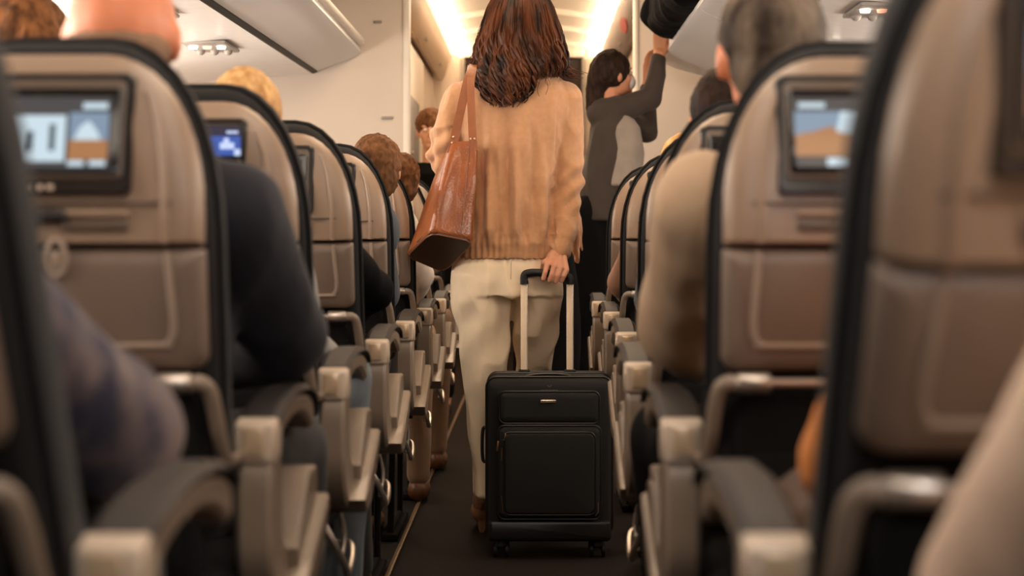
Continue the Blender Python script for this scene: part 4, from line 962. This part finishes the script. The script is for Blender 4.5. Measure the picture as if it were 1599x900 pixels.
rings3(bm, [(.30, YA, W(0, 345, YA).z, .115, .15), (.31, YA, W(0, 300, YA).z, .110, .14), (.325, YA, W(0, 250, YA).z, .105, .135), (.335, YA+.02, W(0, 200, YA).z, .100, .14), (.335, YA+.02, W(0, 176, YA).z, .075, .11), (.325, YA, W(0, 162, YA).z, .05, .055)])
chain(bm, [sh1, sh1.lerp(el1, .5)+Vector((0, 0, -.01)), el1, W(1029, 93, YA-.02)], [.066, .056, .050, .034], n=18); chain(bm, [shL2, elL2, W(1012, 140, YA+.22)], [.062, .05, .035], n=18)
fuse('cardigan', bm, .007, 2, CARD, root, folds(.007, (9, 9, 5), 3))
bm = B(); rings3(bm, [(.37, YA-.015, W(0, 292, YA).z, .085, .135), (.385, YA-.015, W(0, 240, YA).z, .085, .130), (.385, YA-.015, W(0, 200, YA).z, .070, .115), (.375, YA, W(0, 182, YA).z, .05, .08)]); fuse('vest', bm, .007, 2, GREYV, root, folds(.005, (9, 9, 5), 8))
bm = B()
for dx, dy in ((-.05, -.04), (.0, .10)):
    hj = Vector((.31+dx, YA+dy, W(0, 335, YA).z)); kn = Vector((.30+dx-.02, YA+dy+.02, .48)); an = Vector((.29+dx-.02, YA+dy-.02, .14))
    chain(bm, [hj, kn, an], [.098, .072, .058], n=18)
fuse('trousers', bm, .008, 2, BLK, root, folds(.006, seed=4))
for dx, dy in ((-.05, -.04), (.0, .10)):
    bm = B(); shoe_parts(bm, (.27+dx, YA+dy-.02, 0), (1, .3, 0)); fuse('shoe', bm, .006, 2, SHOEB, root)
bm = B()
ell(bm, P(0, -.016, .024), (.077, .088, .088), (0, 0, YAW))
chain(bm, [P(0, -.055, .02), W(932, 140, YA), W(928, 168, YA-.02), W(928, 182, YA-.03)], [.062, .050, .036, .018], n=16)
fuse('hair', bm, .005, 2, HR['dark'], root, lambda p, n: .006*noise.noise(Vector((p.x*60, p.y*60, p.z*14))))
bm = B(); ell(bm, P(0, .074, -.048), (.040, .034, .036), (0, 0, YAW))
mk = fuse('face_mask', bm, .004, 2, mat('mask_white', sr(214, 204, 204), .7, var=.03), root)
bm = B(); tube(bm, [P(.035, .07, -.035), P(.062, .03, -.022), P(.074, .0, -.012)], .0015, 5); tube(bm, [P(-.035, .07, -.035), P(-.062, .03, -.022), P(-.074, .0, -.012)], .0015, 5); obj('ear_loop', bm, mk.active_material, mk)
# black bag being lifted into the bin
root = thing('duffel_bag', 'black duffel bag in the open overhead bin at the top of the photo', 'bag', (.60, 6.55, 1.72))
bm = B(); bx(bm, (.60, 6.50, 1.865), (.26, 1.20, .25), .07, 4); ell(bm, (.545, 7.03, 1.84), (.10, .10, .10)); ell(bm, (.60, 6.0, 1.88), (.12, .15, .12))
fuse('bag_body', bm, .009, 3, BLK, root, folds(.012, (7, 5, 7), 6))
bm = B(); strap_pts = spline([W(1024, -8, 6.95), W(1016, 12, 7.0), W(1017, 34, 7.0), W(1026, 50, 7.0), W(1040, 40, 7.0)], 5); tube(bm, strap_pts, .009, 8, .5); obj('strap', bm, M['armgrey'], root)
bm = B(); tube(bm, [(.475, y, 1.90) for y in (6.0, 6.4, 6.9)], .004, 6); obj('zip', bm, M['metal'], root)
# dark-clothed passenger ahead of the woman, nearly hidden
root = thing('person', 'person in a long black coat almost hidden ahead of the woman in camel', 'person', (.02, 6.4, 0))
bm = B(); h2 = Vector((.0, 6.4, 1.47)); P = head_parts(bm, h2, .9, 0)
capsule(bm, (0, 6.4, 1.28), .045, (0, 6.4, 1.40), .043); rings3(bm, [(.02, 6.4, .80, .11, .09), (.01, 6.4, 1.0, .10, .08), (.0, 6.4, 1.2, .105, .08), (.0, 6.4, 1.27, .06, .05)])
for s_ in (-1, 1):
    chain(bm, [(s_*.09, 6.4, 1.23), (s_*.115+.02, 6.45, 1.0), (s_*.08, 6.62, .95)], [.036, .032, .024]); hand_parts(bm, (s_*.08, 6.62, .95), (0, 1, 0), (0, 0, 1), -s_, .9, .5)
    chain(bm, [(.035+s_*.045, 6.4, .80), (.035+s_*.045, 6.42, .45), (.035+s_*.045, 6.4, .09)], [.06, .045, .035]); capsule(bm, (.035+s_*.045, 6.4, .07), .032, (.035+s_*.045, 6.5, .04), .026)
fuse('body', bm, .007, 2, SK['fair'], root); eyes_on(P, root, .9)
bm = B(); rings3(bm, [(.045, 6.4, .30, .125, .15), (.05, 6.4, .60, .125, .14), (.035, 6.4, .85, .12, .125), (.01, 6.4, 1.05, .11, .10), (.0, 6.4, 1.22, .11, .09), (.0, 6.4, 1.29, .055, .05)])
for s_ in (-1, 1): chain(bm, [(s_*.09, 6.4, 1.23), (s_*.115+.02, 6.45, 1.0), (s_*.085, 6.58, .955)], [.048, .042, .034])
fuse('coat', bm, .008, 2, BLK, root, folds(.006, seed=9))
bm = B(); ell(bm, h2+Vector((0, -.012, .02)), (.078, .09, .09)); fuse('hair', bm, .006, 1, HR['dark'], root, lambda p, n: .003*noise.noise(p*60))
for s_ in (-1, 1):
    bm = B(); shoe_parts(bm, (.035+s_*.045, 6.38, 0), (0, 1, 0)); fuse('shoe', bm, .007, 2, SHOEB, root)
# crew member at the galley
root = thing('person', 'dark-haired person standing far off beside the galley cabinet', 'person', (-.50, 8.6, 0))
h3 = W(673, 204, 8.6)
bm = B(); P = head_parts(bm, h3, .9, PI); capsule(bm, h3+Vector((0, 0, -.20)), .045, h3+Vector((0, 0, -.08)), .043)
zt = h3.z-.17; x3 = h3.x
rings3(bm, [(x3, 8.6, .72, .12, .09), (x3, 8.6, .95, .11, .08), (x3, 8.6, zt-.05, .14, .085), (x3, 8.6, zt, .07, .055)])
for s_ in (-1, 1):
    chain(bm, [(x3+s_*.14, 8.6, zt-.05), (x3+s_*.16, 8.62, zt-.28), (x3+s_*.08, 8.45, zt-.32)], [.038, .033, .025]); hand_parts(bm, (x3+s_*.08, 8.45, zt-.32), (-s_*.4, -1, 0), (0, 0, 1), s_, .9, .5)
    chain(bm, [(x3+s_*.07, 8.6, .72), (x3+s_*.07, 8.58, .42), (x3+s_*.07, 8.6, .09)], [.07, .05, .035]); capsule(bm, (x3+s_*.07, 8.6, .07), .032, (x3+s_*.07, 8.5, .04), .026)
fuse('body', bm, .007, 2, SK['fair'], root); eyes_on(P, root, .9)
bm = B(); rings3(bm, [(x3, 8.6, .68, .135, .105), (x3, 8.6, .95, .125, .095), (x3, 8.6, zt-.05, .155, .1), (x3, 8.6, zt+.005, .075, .06)])
for s_ in (-1, 1): chain(bm, [(x3+s_*.14, 8.6, zt-.05), (x3+s_*.16, 8.62, zt-.28), (x3+s_*.09, 8.47, zt-.315)], [.05, .044, .034])
fuse('jacket', bm, .008, 2, BLK, root, folds(.005, seed=12))
bm = B()
for s_ in (-1, 1): chain(bm, [(x3+s_*.07, 8.6, .70), (x3+s_*.07, 8.58, .42), (x3+s_*.07, 8.6, .13)], [.085, .065, .05])
fuse('trousers', bm, .008, 2, BLK, root)
bm = B(); ell(bm, h3+Vector((0, .004, .036)), (.082, .088, .082)); fuse('hair', bm, .006, 1, HR['chest'], root, lambda p, n: .003*noise.noise(p*60))
for s_ in (-1, 1):
    bm = B(); shoe_parts(bm, (x3+s_*.07, 8.62, 0), (0, -1, 0)); fuse('shoe', bm, .007, 2, SHOEB, root)
# tablet held up behind the third left seat back
root = thing('tablet', 'tablet with a glowing blue screen held up before the third left seat', 'tablet', tuple(W(338, 252, 2.60)))
bm = B(); c = W(338, 221, 2.60); bx(bm, c, (.084, .006, .052), .003, 3, None); obj('case', bm, M['rubber'], root)
bm = B(); y = c.y-.0035
def pn(x0, x1, za, zb, mi, l=0):
    f = bm.faces.new([bm.verts.new((c.x+a, y-.0004*l, c.z+b)) for a, b in ((x0, za), (x1, za), (x1, zb), (x0, zb))]); f.material_index = mi
pn(-.038, .038, -.022, .023, 0); pn(-.034, .0375, -.022, .008, 1, 1); pn(-.034, -.010, -.006, .007, 2, 2); pn(.006, .028, -.012, -.002, 2, 2); pn(.012, .020, -.002, .005, 2, 2); pn(.016, .034, .012, .016, 2, 1); pn(.028, .0375, -.022, -.012, 2, 2)
me = bpy.data.meshes.new('screen'); bm.to_mesh(me); bm.free()
link('screen', me, [emit('tablet_dark', sr(44, 46, 74), .7), emit('tablet_blue', sr(52, 88, 170), 1.1), emit('tablet_white', sr(190, 205, 240), 1.2)], root, smooth=False)
